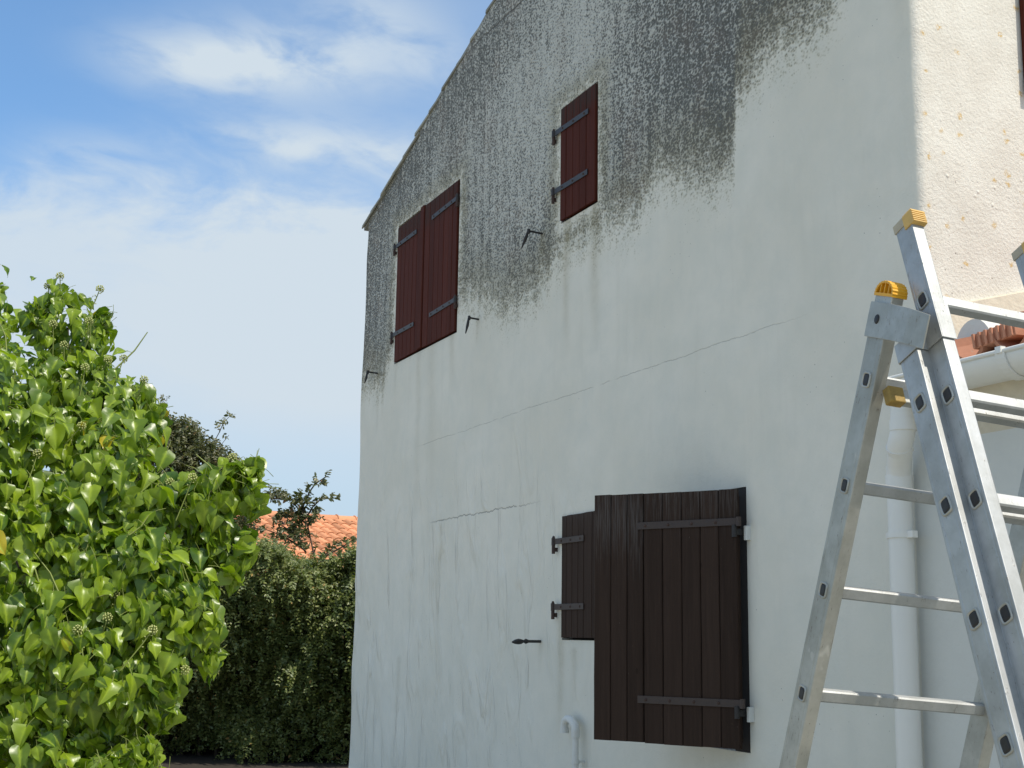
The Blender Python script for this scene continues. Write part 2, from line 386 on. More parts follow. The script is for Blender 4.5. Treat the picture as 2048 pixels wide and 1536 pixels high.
def wall_mesh():
    step = .026; rad = .045
    xs = list(np.arange(XL + rad, XR - rad, step)) + [XR - rad]
    for o in OPEN:
        for e in o[:2]: xs = [x for x in xs if abs(x - e) > step * .45] + [e]
    xs = sorted(xs)
    cols = []                                        # x, y, nx, ny, kind
    for y in list(np.arange(7.0, .5, -.5)) + list(np.arange(.5, rad, -.05)): cols.append((XL, y, -1, 0, 2))
    for k in range(0, 6):
        a = math.pi / 2 * k / 6; cols.append((XL + rad - rad * math.cos(a), rad - rad * math.sin(a), -math.cos(a), -math.sin(a), 0))
    cols += [(x, 0, 0, -1, 0) for x in xs]
    for k in range(1, 7):
        a = math.pi / 2 * k / 6; cols.append((XR - rad + rad * math.sin(a), rad - rad * math.cos(a), math.sin(a), -math.cos(a), 1 if k > 2 else 0))
    for y in list(np.arange(rad + .02, 1.4, .02)) + list(np.arange(1.45, 7.0, .4)): cols.append((XR, y, 1, 0, 1))
    zs = list(np.arange(0, 6.7, .027))
    for o in OPEN:
        for e in o[2:]: zs = [z for z in zs if abs(z - e) > .013] + [e]
    zs = np.array(sorted(zs)); C = np.array(cols, float); nc, nz = len(C), len(zs)
    Xg = np.repeat(C[:, 0:1], nz, 1); Yg = np.repeat(C[:, 1:2], nz, 1); NX = np.repeat(C[:, 2:3], nz, 1); NY = np.repeat(C[:, 3:4], nz, 1); K = np.repeat(C[:, 4:5], nz, 1)
    Zg = np.minimum(np.repeat(zs[None, :], nc, 0), rooftop(Xg) - .02)
    P = Xg + Yg * .83
    amp = (fbm(P * .9 + 3, Zg * .8, 3) - .5) * .040 + (fbm(P * 2.6, Zg * 1.7 + 5, 2) - .5) * .012
    lowl = np.clip((-1.9 - Xg) / 1.5, 0, 1) * np.clip((2.9 - Zg) / .8, 0, 1)
    drip = fbm(P * 4.5 + Zg * .8, Zg * 1.6, 3); amp += np.clip(drip - .52, 0, 1) * .075 * lowl
    near = np.ones_like(Xg)
    for x0, x1, z0, z1 in OPEN:
        dd = np.maximum(np.maximum(x0 - Xg, Xg - x1), np.maximum(z0 - Zg, Zg - z1)); near = np.minimum(near, np.clip(dd / .15, 0, 1))
    amp = np.where(K < 1.5, amp * (near * .9 + .1), amp)
    X2 = Xg + NX * amp; Y2 = Yg + NY * amp
    V = np.stack([X2, Y2, Zg], -1).reshape(-1, 3)
    idx = np.arange(nc * nz).reshape(nc, nz); F = []; hole = np.zeros((nc - 1, nz - 1), bool)
    xc = (Xg[:-1, :-1] + Xg[1:, 1:]) / 2; zc = (Zg[:-1, :-1] + Zg[1:, 1:]) / 2
    for x0, x1, z0, z1 in OPEN:
        hole |= (xc > x0) & (xc < x1) & (zc > z0) & (zc < z1) & (K[:-1, :-1] < .5)
    degen = (Zg[:-1, 1:] - Zg[:-1, :-1] < 1e-5) & (Zg[1:, 1:] - Zg[1:, :-1] < 1e-5)
    q = np.stack([idx[:-1, :-1], idx[1:, :-1], idx[1:, 1:], idx[:-1, 1:]], -1)[~(hole | degen)]
    F = [tuple(a) for a in q.tolist()]
    V = V.tolist(); base = len(V)
    for x0, x1, z0, z1 in OPEN:                        # reveals
        k = len(V); dp = .16
        for yy in (0, dp):
            V += [[x0, yy, z0], [x1, yy, z0], [x1, yy, z1], [x0, yy, z1]]
        F += [(k, k + 4, k + 5, k + 1), (k + 1, k + 5, k + 6, k + 2), (k + 2, k + 6, k + 7, k + 3), (k + 3, k + 7, k + 4, k)]
    me = bpy.data.meshes.new('wall'); me.from_pydata(V, [], F); me.materials.append(M['gable']); me.materials.append(M['sunny'])
    me.polygons.foreach_set('use_smooth', [True] * len(F))
    Va = np.array(V); x, y, z = Va.T
    gb = np.array([(-6.3, 3.80), (-6.04, 3.84), (-5.5, 3.74), (-5.3, 4.02), (-3.85, 4.14), (-3.35, 4.05), (-2.9, 3.86), (-2.36, 3.86), (-2.15, 3.98), (-1.95, 4.10), (-1.6, 4.08), (-1.30, 4.06), (-1.03, 4.03), (-.80, 4.18), (-.66, 4.16), (-.2, 3.99), (.02, 4.0), (.045, 4.34), (.30, 4.47), (.79, 4.47), (.92, 4.60), (1.2, 5.0), (1.5, 5.3)])
    gr = z - np.interp(x, gb[:, 0], gb[:, 1])
    for x0, x1, z0, z1 in OPEN[:2]:                    # clean margins left of and below the upper shutters
        dd = np.maximum(np.maximum(x0 - .055 - x, x - x1 - .01), np.maximum(z0 - .05 - z, z - z1)); gr = np.minimum(gr, dd * 2.6 - .0)
    gr = np.where(x > XR - .05, -1, gr)
    gs = lambda a, c, sa, sc, w: w * np.exp(-((x - a) / sa) ** 2 - ((z - c) / sc) ** 2)
    dark = .27 + gs(.15, 4.9, .75, .75, .28) + gs(-.75, 5.0, .7, .8, .20) + gs(-6.0, 4.7, .5, .9, .22) + gs(-5.3, 5.6, .9, .35, .26) + gs(-3.6, 6.0, 1.0, .4, .22) + gs(-2.3, 4.05, .28, .30, .20) - gs(-1.9, 5.3, 1.0, .9, .22) + gs(-1.3, 4.5, .3, .35, .08) + gs(-.1, 4.2, .3, .25, .2)
    ol = np.zeros_like(x)
    for a, c0, c1, w, k in [(-1.93, 3.35, 4.26, .045, .95), (-1.55, 3.3, 4.26, .055, .8), (-1.75, 3.9, 4.2, .04, .4), (-4.62, 2.2, 3.9, .05, .35), (-4.3, 2.3, 3.9, .09, .28), (-3.87, 3.4, 3.9, .05, .5), (-5.63, 3.3, 3.87, .02, .6), (-5.18, 3.5, 3.9, .03, .4), (-4.05, 1.0, 2.4, .04, .35),
                            (-1.98, .9, 1.72, .045, .75), (-1.80, 1.15, 1.50, .035, .5), (-2.27, 1.35, 1.55, .03, .3), (.16, 4.1, 4.9, .05, .3), (1.30, 4.0, 5.2, .06, .45), (-2.30, 3.9, 4.25, .035, .7), (-3.38, 3.7, 3.89, .02, .55), (-6.0, 3.5, 3.9, .05, .5), (-5.5, 3.4, 3.8, .03, .45), (-1.99, 2.15, 2.3, .03, .3), (-2.07,4.2,4.5,.04,.6), (-3.72,4.7,5.0,.03,.5), (-4.9, .4, 1.4, .05, .35)]:
        ax = a + (vn(z * 2.1, z * 0 + a) - .5) * .06
        ol = np.maximum(ol, k * np.exp(-((x - ax) / w) ** 2) * np.clip((z - c0) / (c1 - c0), 0, 1) ** .8 * (z < c1 + .03))
    ol = np.maximum(ol, .28 * np.exp(-((x + .1 - .03) / .55) ** 2 - ((z - .98) / .08) ** 2)) * (y < .3) * (x < XR - .01)
    sun = (x > XR - .022) & (y > .008)
    me.polygons.foreach_set('material_index', [int(all(sun[i] for i in f)) for f in F])
    relf = .10 + .90 * np.clip((-1.2 - x) / 1.8, 0, 1) * np.clip((3.2 - z) / 1.0, 0, 1)
    fattr(me, 'grime', gr); fattr(me, 'dark', dark); fattr(me, 'olive', np.clip(ol, 0, 1)); fattr(me, 'relief', relf)
    return me
wall = bpy.data.objects.new('wall', wall_mesh()); link(wall, house)

# near-black sheets painting the dark void behind the closed shutters, and a framed window behind the open one
for x0, x1, z0, z1 in OPEN[:3]:
    MB().box(x0, x1, .07, .10, z0, z1).build('void_sheet', M['dark'], house)
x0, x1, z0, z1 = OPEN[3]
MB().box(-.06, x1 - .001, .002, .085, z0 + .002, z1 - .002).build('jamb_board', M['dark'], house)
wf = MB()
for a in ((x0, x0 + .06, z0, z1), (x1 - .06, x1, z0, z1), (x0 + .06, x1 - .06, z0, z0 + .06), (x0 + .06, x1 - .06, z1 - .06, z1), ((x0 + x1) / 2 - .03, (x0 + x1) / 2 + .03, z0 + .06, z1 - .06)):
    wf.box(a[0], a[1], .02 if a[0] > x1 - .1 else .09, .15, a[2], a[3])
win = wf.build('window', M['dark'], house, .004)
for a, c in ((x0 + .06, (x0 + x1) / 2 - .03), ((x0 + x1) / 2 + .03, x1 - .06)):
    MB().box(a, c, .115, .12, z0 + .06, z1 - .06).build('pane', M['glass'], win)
MB().box(x0, x1, .152, .158, z0, z1).build('void_sheet', M['dark'], house)  # near-black sheet standing for the unlit room behind the panes

# shutters -------------------------------------------------------------
def strap_mb(xa, xb, z, y, wid=.036, pins=3, dirx=-1, droop=.0):
    """flat strap hinge from xa (free end) to xb (hinge knuckle)"""
    s = MB(); t = .006; zb = z + droop
    s.add([(xa, y, z - wid / 2), (xa, y, z + wid / 2), (xb, y, zb + wid / 2), (xb, y, zb - wid / 2), (xa, y - t, z - wid / 2), (xa, y - t, z + wid / 2), (xb, y - t, zb + wid / 2), (xb, y - t, zb - wid / 2)],
          [(0, 1, 2, 3), (4, 7, 6, 5), (0, 4, 5, 1), (1, 5, 6, 2), (2, 6, 7, 3), (3, 7, 4, 0)])
    for i in range(pins):
        f = (i + .35) / pins; px = xa + (xb - xa) * f * .93; pz = z + droop * f
        n = 8; r = .009
        ring = [(px + r * math.cos(k * 6.283 / n), y - t, pz + r * math.sin(k * 6.283 / n)) for k in range(n)]
        ring2 = [(px + r * .6 * math.cos(k * 6.283 / n), y - t - .005, pz + r * .6 * math.sin(k * 6.283 / n)) for k in range(n)]
        s.add(ring + ring2, [(k, (k + 1) % n, n + (k + 1) % n, n + k) for k in range(n)] + [tuple(range(n, 2 * n))], 1, True)
    s.tube([(xb, y - .006, zb - wid * .62), (xb, y - .006, zb + wid * .62)], .013, 10)
    return s
def gond(x, y, z, parent, side):
    s = MB()
    s.tube([(x, y - .006, z - .075), (x, y - .006, z + .02), (x, y - .006, z + .036)], [.0115, .0115, .006], 10)
    s.box(x - .005, x + .005, y - .004, y + .075, z - .062, z - .036)
    return s.build('hinge_pin', M['rust'], parent, .001)
_boards = {}
def board(w, zlo, zhi, th, mat, slant=0.0, weath=.25):
    key = (round(w, 3), round(zhi - zlo, 3), th, mat.name, slant)
    me = MB()
    n = 9; zs = np.linspace(zlo, zhi, n)
    b_ = .004
    prof = [(-w / 2 + b_, -th), (w / 2 - b_, -th), (w / 2, -th + b_), (w / 2, 0), (-w / 2, 0), (-w / 2, -th + b_)]
    vs = []
    for i, z in enumerate(zs):
        jit = random.uniform(-.0008, .0008)
        vs += [(px + jit, py, z) for px, py in prof]
    m = len(prof)
    me.add(vs, [(i * m + k, i * m + (k + 1) % m, (i + 1) * m + (k + 1) % m, (i + 1) * m + k) for i in range(n - 1) for k in range(m)] + [tuple(range(m))[::-1], tuple(range((n - 1) * m, n * m))])
    mesh = me.mesh('board', mat)
    z = np.array([v.co.z for v in mesh.vertices]); fattr(mesh, 'weather', np.clip((z - (zhi - weath)) / (weath * .6), 0, 1))
    return mesh
def shutter(parent, joints, z0, z1, mat, label, straps, T=None, th=.024, ends=None, gapc=.003, weath=.25, backmat=None):
    """joints: x positions of board edges; the shutter is a backing ledge with boards as sub-parts"""
    bk = MB(); bk.box(joints[0] + .004, joints[-1] - .004, 0, .012, z0 + .03, z1 - .03)
    for zc in (z0 + .14, z1 - .14): bk.box(joints[0] + .02, joints[-1] - .02, .012, .036, zc - .05, zc + .05)
    sh_ = bk.build('shutter', backmat or mat, parent, 0); tag(sh_, label)
    if T is not None: sh_.matrix_basis = T
    for i in range(len(joints) - 1):
        a, c = joints[i] + gapc / 2, joints[i + 1] - gapc / 2
        dz = random.uniform(-.0015, .0015)
        me = board(c - a, z0 + dz, z1 + random.uniform(-.0015, .0015), th, mat, weath=weath)
        inst(me, 'board', sh_, loc=((a + c) / 2, -random.uniform(0, .0025), 0))
    for (xa, xb, z, pins, m, droop) in straps:
        s = strap_mb(xa, xb, z, -th - .003, pins=pins, droop=droop)
        s.build('strap_hinge', [m, M['rust']], sh_, .001)
    return sh_
Ty = lambda y: Matrix.Translation((0, y, 0))
# upper left pair
shutter(house, [-5.215, -5.11, -5.01, -4.905, -4.806, -4.715, -4.63], 3.90, 5.10, M['red'], 'left leaf, red brown, with a cover strip', [(-4.72, -5.265, 4.94, 3, M['iron'], 0), (-4.73, -5.27, 4.14, 3, M['iron'], .005)], Ty(.012))
shutter(house, [-4.53, -4.412, -4.304, -4.198, -4.094, -3.99, -3.908, -3.815], 3.90, 5.11, M['red'], 'right leaf, red brown', [(-4.355, -3.80, 4.955, 4, M['iron'], .01), (-4.36, -3.795, 4.135, 4, M['iron'], .008)], Ty(.010))
cv = MB(); cv.box(-4.628, -4.545, -.022, .012, 3.902, 5.125)
o = cv.build('cover_strip', M['red'], house, .008); fattr(o.data, 'weather', [0.0] * 8)
for x, z, sd in ((-5.265, 4.94, -1), (-5.27, 4.145, -1), (-3.80, 4.965, 1), (-3.795, 4.143, 1)): gond(x, -.016, z, house, sd)
# upper right single
shutter(house, [-1.995, -1.912, -1.817, -1.722, -1.628, -1.507], 4.27, 5.04, M['red'], 'small single leaf high under the mould', [(-1.59, -2.085, 4.885, 3, M['iron'], .012), (-1.598, -2.085, 4.482, 3, M['iron'], .008)], Ty(.010), weath=.17)
for x, z in ((-2.085, 4.897), (-2.085, 4.49)): gond(x, -.016, z, house, -1)
# lower small one
shutter(house, [-1.933, -1.862, -1.785, -1.706, -1.631, -1.525, -1.425], 1.59, 2.333, M['brown'], 'small dark brown leaf, partly behind the swung one', [(-1.622, -2.03, 2.18, 3, M['strapb'], 0), (-1.62, -2.03, 1.775, 3, M['strapb'], 0)], Ty(.010), weath=.12)
for x, z in ((-2.03, 2.18), (-2.03, 1.775)): gond(x, -.016, z, house, -1)
# big one standing ajar, hinged at its right edge
AJ = Matrix.Translation((.062, -.045, 0)) @ Matrix.Rotation(.531, 4, 'Z')
bigm = M['brown']
shutter(house, [-.512, -.404, -.297, -.193, -.091, .008], 1.085, 2.318, bigm, 'big dark leaf with long straps, standing ajar', [(-.545, .022, 2.155, 4, M['strapb'], .004), (-.545, .028, 1.295, 4, M['strapb'], .0)], AJ, th=.028, weath=.20)
shutter(house, [-.805, -.705, -.609, -.515], 1.088, 2.322, bigm, 'plain three board leaf folded out beside the strapped one', [], AJ @ Matrix.Translation((0, -.003, 0)), th=.028, weath=.5)
for z in (2.155, 1.295):
    s = MB(); s.tube([(.075, -.075, z - .07), (.075, -.075, z - .012)], .013, 10); s.box(.07, .08, -.078, .05, z - .06, z - .03)
    s.build('hinge_pin', M['ironb'], house, .001)
    MB().box(.088, .108, -.030, .0, z - .085, z - .015).build('hinge_block', M['pvcw'], house, .002)
# shutter on the sunny side, only its edge in the picture
bk = MB(); bk.box(XR + .003, XR + .012, .625, 1.02, 4.02, 5.2)
ss_ = bk.build('shutter', M['red'], house); tag(ss_, 'red brown leaf on the sunlit return wall')
for k in range(4):
    me = board(.094, 4.0, 5.22, .02, M['red']); inst(me, 'board', ss_, Matrix.Translation((XR + .013, .667 + .097 * k, 0)) @ Matrix.Rotation(math.pi / 2, 4, 'Z'))

# shutter stops on the wall
def hook(x, z, out, drop, lean, lab):
    s = MB(); s.tube([(x, .02, z), (x, -out * .5, z + .004), (x, -out, z + .006)], [.008, .007, .008], 8)
    s.tube([(x, -out, z - .012), (x, -out, z + .020)], .011, 8)
    a = Vector((x, -out - .004, z)); e = a + Vector((lean * drop, -.02, -drop)); mid_ = (a + e) / 2 + Vector((.006, 0, 0))
    s.tube([a, mid_, e], [.009, .012, .004], 6)
    tag(s.build('shutter_stop', M['ironb'], house), lab)
hook(-2.285, 4.262, .105, .100, -.55, 'bent arm')
hook(-3.385, 3.899, .07, .115, -.05, None)
hook(-5.66, 3.877, .10, .10, 0, None)
s = MB(); s.tube([(-2.256, .02, 1.562), (-2.256, -.08, 1.562), (-2.256, -.10, 1.562), (-2.256, -.115, 1.562), (-2.256, -.13, 1.56), (-2.256, -.15, 1.56), (-2.256, -.175, 1.558), (-2.256, -.195, 1.556)],
                     [.009, .009, .017, .008, .015, .018, .014, .005], 8)
tag(s.build('shutter_stop', M['ironb'], house), 'stop lying level with a shaped end')

# small vent pipe
vp = [(-1.80, -.05, 1.035), (-1.80, -.05, 1.075), (-1.79, -.05, 1.10), (-1.765, -.05, 1.113), (-1.74, -.05, 1.115), (-1.70, -.05, 1.105), (-1.66, -.05, 1.08), (-1.655, -.05, 1.05)]
pr = empty('vent_pipe', (0, 0, 0), parent=house)
MB().tube(vp, .024, 12).build('elbow', M['pvcw'], pr)
MB().tube([(-1.655, -.05, 1.06), (-1.65, -.05, .05)], .019, 12).build('tube', M['pvcw'], pr)
MB().tube([(-1.655, -.05, 1.062), (-1.655, -.05, 1.015)], .026, 12).build('collar', M['pvcw'], pr); MB().tube([(-1.80, -.05, 1.03), (-1.80, -.05, 1.06)], .028, 12).build('collar', M['pvcw'], pr)
c_ = MB().tube([(-1.652, -.05, .885), (-1.652, -.05, .865)], .024, 12); c_.box(-1.66, -1.644, -.04, .01, .868, .882); c_.build('clip', M['pvcw'], pr)

# roof: slab, verge tiles one by one, a few columns behind
def tile_mesh(L, r0, r1, th=.014, n=8, mat=None, half=True):
    s = MB(); vs = []
    for L_, r in ((0, r0), (L, r1)):
        for rr in (r, r - th):
            for k in range(n + 1):
                a = math.pi * k / n; vs.append((L_, rr * math.cos(a), rr * math.sin(a)))
    m = n + 1; f = []
    for k in range(n):
        f += [(k, k + 1, 2 * m + k + 1, 2 * m + k), (m + k, 3 * m + k, 3 * m + k + 1, m + k + 1), (k, m + k, m + k + 1, k + 1), (2 * m + k, 2 * m + k + 1, 3 * m + k + 1, 3 * m + k)]
    f += [(0, 2 * m, 3 * m, m), (n, m + n, 3 * m + n, 2 * m + n)]
    s.add(vs, f, 0, False); return s.mesh('tile', mat)
roof = MB()
pp = [(-6.22, 5.375), (-6.1, 5.418), (-5.9, 5.485), (-5.3, 5.675), (-4.77, 5.845), (-4.17, 6.035), (-3.56, 6.215), (-3.0, 6.405), (-2.4, 6.595), (1.75, 5.27)]
for i in range(len(pp) - 1):
    (a, za), (c, zc) = pp[i], pp[i + 1]
    vs = [(a, -.004, za - .018), (c, -.004, zc - .018), (c, 7, zc - .03), (a, 7, za - .03), (a, -.004, za + .02), (c, -.004, zc + .02), (c, 7, zc + .03), (a, 7, za + .03)]
    roof.add(vs, [(0, 3, 2, 1), (4, 5, 6, 7), (0, 1, 5, 4), (2, 3, 7, 6), (0, 4, 7, 3), (1, 2, 6, 5)])
roof = roof.build('roof', M['verge'], house)
vt = tile_mesh(.40, .088, .078, mat=M['oldtile'])
pts = [(-6.17, 5.425), (-5.938, 5.5), (-5.648, 5.588), (-5.344, 5.683), (-5.064, 5.76), (-4.772, 5.868), (-4.456, 5.953), (-4.166, 6.052), (-3.856, 6.134), (-3.561, 6.234), (-3.26, 6.338), (-2.96, 6.43), (-2.66, 6.52), (-2.40, 6.60)]
ang = -math.atan(.31)
for cix, yy in enumerate((.064, .264, .464, .664)):
    for (x, z) in pts[:-1]:
        T = Matrix.Translation((x - .055 + random.uniform(-.012, .012), yy, z - .046 + random.uniform(-.004, .004))) @ Matrix.Rotation(ang + .045, 4, 'Y') @ Matrix.Rotation(random.uniform(-.04, .04), 4, 'Z')
        inst(vt, 'roof_tile', roof, T)
vt2 = tile_mesh(.40, .078, .088, mat=M['oldtile'])
for yy in (.035, .235):
    for k in range(13):
        x = -2.3 + k * .31; T = Matrix.Translation((x, yy, np.interp(x, [-2.4, 1.75], [6.6, 5.27]) - .05)) @ Matrix.Rotation(math.atan(.32) , 4, 'Y')
        inst(vt2, 'roof_tile', roof, T)

# ------------------------------------------------------------------ the low lean-to right of the gable (same local axes)
ext = empty('lean_to', P0, RZ, 'low white lean-to with terracotta roof edge and gutter, beside the sunlit wall', 'building')
ew = MB(); ew.box(1.295, 4.6, -.014, .2, 0, 2.62); ew.box(4.4, 4.6, .2, 3.2, 0, 3.2)
ew.build('wall', M['render'], ext)
cr = MB(); cr.extrude([(.004, 2.34), (.004, 2.60), (-.075, 2.60), (-.085, 2.555), (-.05, 2.50), (-.03, 2.43)], 0, XR + .06, 4.6)
# extrude over axis 0 maps (y,z)
cr.build('cornice', M['cream'], ext, .004)
rs = MB(); RSL = .26
rs.add([(XR + .05, -.10, 2.625), (4.7, -.10, 2.625), (4.7, 3.2, 2.625 + 3.3 * RSL), (XR + .05, 3.2, 2.625 + 3.3 * RSL), (XR + .05, -.10, 2.665), (4.7, -.10, 2.665), (4.7, 3.2, 2.665 + 3.3 * RSL), (XR + .05, 3.2, 2.665 + 3.3 * RSL)],
       [(0, 3, 2, 1), (4, 5, 6, 7), (0, 1, 5, 4), (2, 3, 7, 6), (0, 4, 7, 3), (1, 2, 6, 5)])
er = rs.build('roof', M['mortar'], ext)
ftm = tile_mesh(.42, .095, .082, .014, 8, M['tile'])
rotY = Matrix.Rotation(math.pi / 2, 4, 'Z') @ Matrix.Rotation(-math.atan(RSL), 4, 'Y')
for j, xx in enumerate((1.645, 1.865, 2.085, 2.305, 2.525, 2.745, 2.965)):
    for k in range(8):
        y0 = .06 + k * .34 + (.0 if j else .0)
        inst(ftm, 'cover_tile', er, Matrix.Translation((xx + random.uniform(-.006, .006), y0, 2.705 + (y0 + .1) * RSL)) @ rotY)
cht = tile_mesh(.40, .100, .090, .015, 8, M['tile'])
flip = Matrix.Rotation(math.pi, 4, 'X')
for j, xx in enumerate((1.535, 1.755, 1.975, 2.195, 2.415, 2.635, 2.855)):
    for k in range(3):
        y0 = -.14 + k * .34
        inst(cht, 'channel_tile', er, Matrix.Translation((xx, y0, 2.755 + (y0 + .1) * RSL)) @ rotY @ flip)
# mortared end of the first cover tile, the bedded flat tile and the broken hollow brick
dm = MB(); n = 14; R_ = .104
vs = [(1.645, -.002, 2.735)] + [(1.645 + R_ * math.cos(math.pi * k / n), .006, 2.725 + R_ * 1.22 * math.sin(math.pi * k / n)) for k in range(n + 1)]
vb = [(x * 1, .16, z) for x, y, z in vs[1:]]
dm.add(vs + vb, [(0, k, k + 1) for k in range(1, n + 1)] + [(k, k + n + 1, k + n + 2, k + 1) for k in range(1, n + 1)], 0, False)
tag(dm.build('tile_end_mortar', M['render'], er), 'pale mortar plug closing the first tile')
fl = MB(); fl.box(-.10, .10, -.08, .08, -.011, .011); bt_ = fl.build('bedding_tile', M['tile'], er, .003); bt_.rotation_euler = (.20, 0, 0); bt_.location = (1.55, -.05, 2.735)
hb = MB(); hb.box(-.10, .10, -.03, .09, -.028, .028)
for k in range(7): hb.box(-.093 + k * .029, -.082 + k * .029, -.042, -.03, -.028, .028)
ob = hb.build('hollow_brick', M['tile'], er, .002); ob.location = (1.885, -.095, 2.728); ob.rotation_euler = (.05, -.10, .08)
# mortar fillet against the sunny wall
fi = MB(); fi.add([(XR - .01, -.02, 2.66), (XR + .07, -.02, 2.70), (XR - .01, -.02, 2.945), (XR - .01, 2.5, 2.66 + .63), (XR + .07, 2.5, 2.70 + .66), (XR - .01, 2.5, 2.945 + .66), (XR + .03, -.02, 2.935), (XR + .03, 2.5, 2.935 + .66)],
                  [(0, 1, 6, 2), (3, 5, 7, 4), (1, 4, 7, 6), (2, 6, 7, 5), (0, 3, 4, 1)])
fi.build('mortar_fillet', M['cream'], ext)
# gutter: half round, open on top, with bead and straps
gx0, gx1, gy, gz, gr = 1.335, 4.7, -.135, 2.630, .088
gm = MB(); n = 14; vs = []
for xx in (gx0, gx1):
    for rr in (gr, gr - .004):
        vs += [(xx, gy + rr * math.cos(math.pi + math.pi * k / n), gz + rr * math.sin(math.pi + math.pi * k / n)) for k in range(n + 1)]
m = n + 1; f = []
for k in range(n): f += [(k, k + 1, 2 * m + k + 1, 2 * m + k), (m + k, 3 * m + k, 3 * m + k + 1, m + k + 1)]
f += [(0, 2 * m, 3 * m, m), (n, m + n, 3 * m + n, 2 * m + n)]
gm.add(vs, f, 0, True); gm.tube([(gx0, gy - gr, gz), (gx1, gy - gr, gz)], .009, 8)
gt = gm.build('gutter', M['pvc'], ext)
ec = MB(); prof = [(gy + (gr + .005) * math.cos(math.pi + math.pi * k / n), gz + (gr + .005) * math.sin(math.pi + math.pi * k / n)) for k in range(n + 1)]
ec.extrude(prof, 0, gx0 - .012, gx0 + .02); ec.build('end_cap', M['pvc'], gt, .002)
for xx in (2.02, 2.9, 3.8):
    bm_ = MB(); vs = []
    for x_ in (xx - .022, xx + .022):
        for rr in (gr + .008, gr + .001):
            vs += [(x_, gy + rr * math.cos(math.pi * 1.02 + math.pi * .96 * k / n), gz + rr * math.sin(math.pi * 1.02 + math.pi * .96 * k / n)) for k in range(n + 1)]
    bm_.add(vs, [(k, k + 1, 2 * m + k + 1, 2 * m + k) for k in range(n)] + [(k, m + k, m + k + 1, k + 1) for k in range(n)] + [(2 * m + k, 2 * m + k + 1, 3 * m + k + 1, 3 * m + k) for k in range(n)], 0, False)
    bm_.box(xx - .014, xx + .014, gy - gr - .014, gy - gr + .01, gz - .008, gz + .016); bm_.build('bracket', M['pvc'], gt)
# downpipe with swan neck
dp = empty('downpipe', (0, 0, 0), parent=ext)
px, py = 1.288, -.085
MB().tube([(px, py, 2.30), (px, py, .03)], .050, 24).build('tube', M['pvc'], dp)
MB().tube([(1.385, gy, 2.56), (1.385, gy, 2.47)], [.050, .047], 24).build('outlet', M['pvc'], dp)
MB().tube([(1.385, gy, 2.50), (1.385, gy, 2.445), (1.378, gy - .002, 2.41), (1.360, gy - .0, 2.375), (1.325, -.108, 2.325), (1.300, -.092, 2.29), (px, py, 2.24)], [.050, .050, .050, .050, .050, .050, .050], 24).build('swan_neck', M['pvc'], dp)
cl_ = MB(); cl_.tube([(1.385, gy, 2.475), (1.385, gy, 2.430)], .0545, 24); cl_.tube([(1.357, gy + .001, 2.372), (1.345, -.121, 2.355)], .0535, 24)
cl_.tube([(px, py, 2.262), (px, py, 2.18)], .0545, 24); cl_.build('socket_collar', M['pvc'], dp)
for z in (2.02, .9):
    k_ = MB(); k_.tube([(px, py, z + .012), (px, py, z - .012)], .0555, 24); k_.box(px - .078, px - .048, py - .012, py + .012, z - .012, z + .012); k_.box(px + .048, px + .085, py - .014, py + .014, z - .014, z + .014)
    k_.box(px - .008, px + .008, py + .04, .01, z - .008, z + .008); k_.build('clip', M['pvc'], dp, .002)

# ------------------------------------------------------------------ ladder
LR = Vector((.937, .3412, -.0748)).normalized()
LDA = Vector((-.1674, .2508, -.9535)).normalized(); LDB = Vector((.063, -.3758, -.9245)).normalized()
La, Lb, Lc = Vector((.9151, 3.4219, 2.2616)), Vector((.9879, 3.2156, 2.1671)), Vector((1.0237, 3.277, 2.4382))
LROOT = Vector((1.15, 3.35, 0))
ladder = empty('ladder', LROOT, 0, 'aluminium combination ladder standing open with yellow end caps beside the gable', 'ladder')
def frame(P, D):
    z = -D; y = z.cross(LR).normalized(); return Matrix.Translation(P - LROOT) @ Matrix((LR, y, z)).transposed().to_4x4()
FW = .036
def rail_prof(h, w=FW, mirror=False):
    g_ = .0012
    p = [(0, -h), (w, -h), (w, h), (0, h), (0, h * .66 + .003), (g_, h * .66), (0, h * .66 - .003), (0, -h * .66 + .003), (g_, -h * .66), (0, -h * .66 - .003)]
    if mirror: p = [(w - x, y) for x, y in p][::-1]
    return p
def plug_mesh(w, hgt):
    s = MB(); n = 24
    def rr(a, c, e, x):   # rounded rectangle ring
        out = []
        for k in range(n):
            t = 2 * math.pi * k / n; ct, st = math.cos(t), math.sin(t)
            p = 5.0; r = (abs(ct) ** p + abs(st) ** p) ** (-1 / p); out.append((x, a * r * ct, c * r * st))
        return out
    w2, h2 = w / 2, hgt / 2
    rings = [rr(w2 + .0045, h2 + .0045, 0, -.0002), rr(w2 + .004, h2 + .004, 0, -.0035), rr(w2 + .0008, h2 + .0008, 0, -.0040), rr(w2 - .001, h2 - .001, 0, -.0012)]
    vs = [v for r_ in rings for v in r_]
    s.add(vs, [(i * n + k, i * n + (k + 1) % n, (i + 1) * n + (k + 1) % n, (i + 1) * n + k) for i in range(3) for k in range(n)], 0, True)
    r3 = rr(w2 - .001, h2 - .001, 0, -.0012); r4 = rr(w2 - .006, h2 - .006, 0, .0); r4 = [(-.0030, y, z) for _, y, z in r4]
    s.add(r3 + r4, [(k, (k + 1) % n, n + (k + 1) % n, n + k) for k in range(n)] + [tuple(range(n, 2 * n))], 1, False)
    return s.mesh('rung_plug', [M['alu2'], M['plug']])
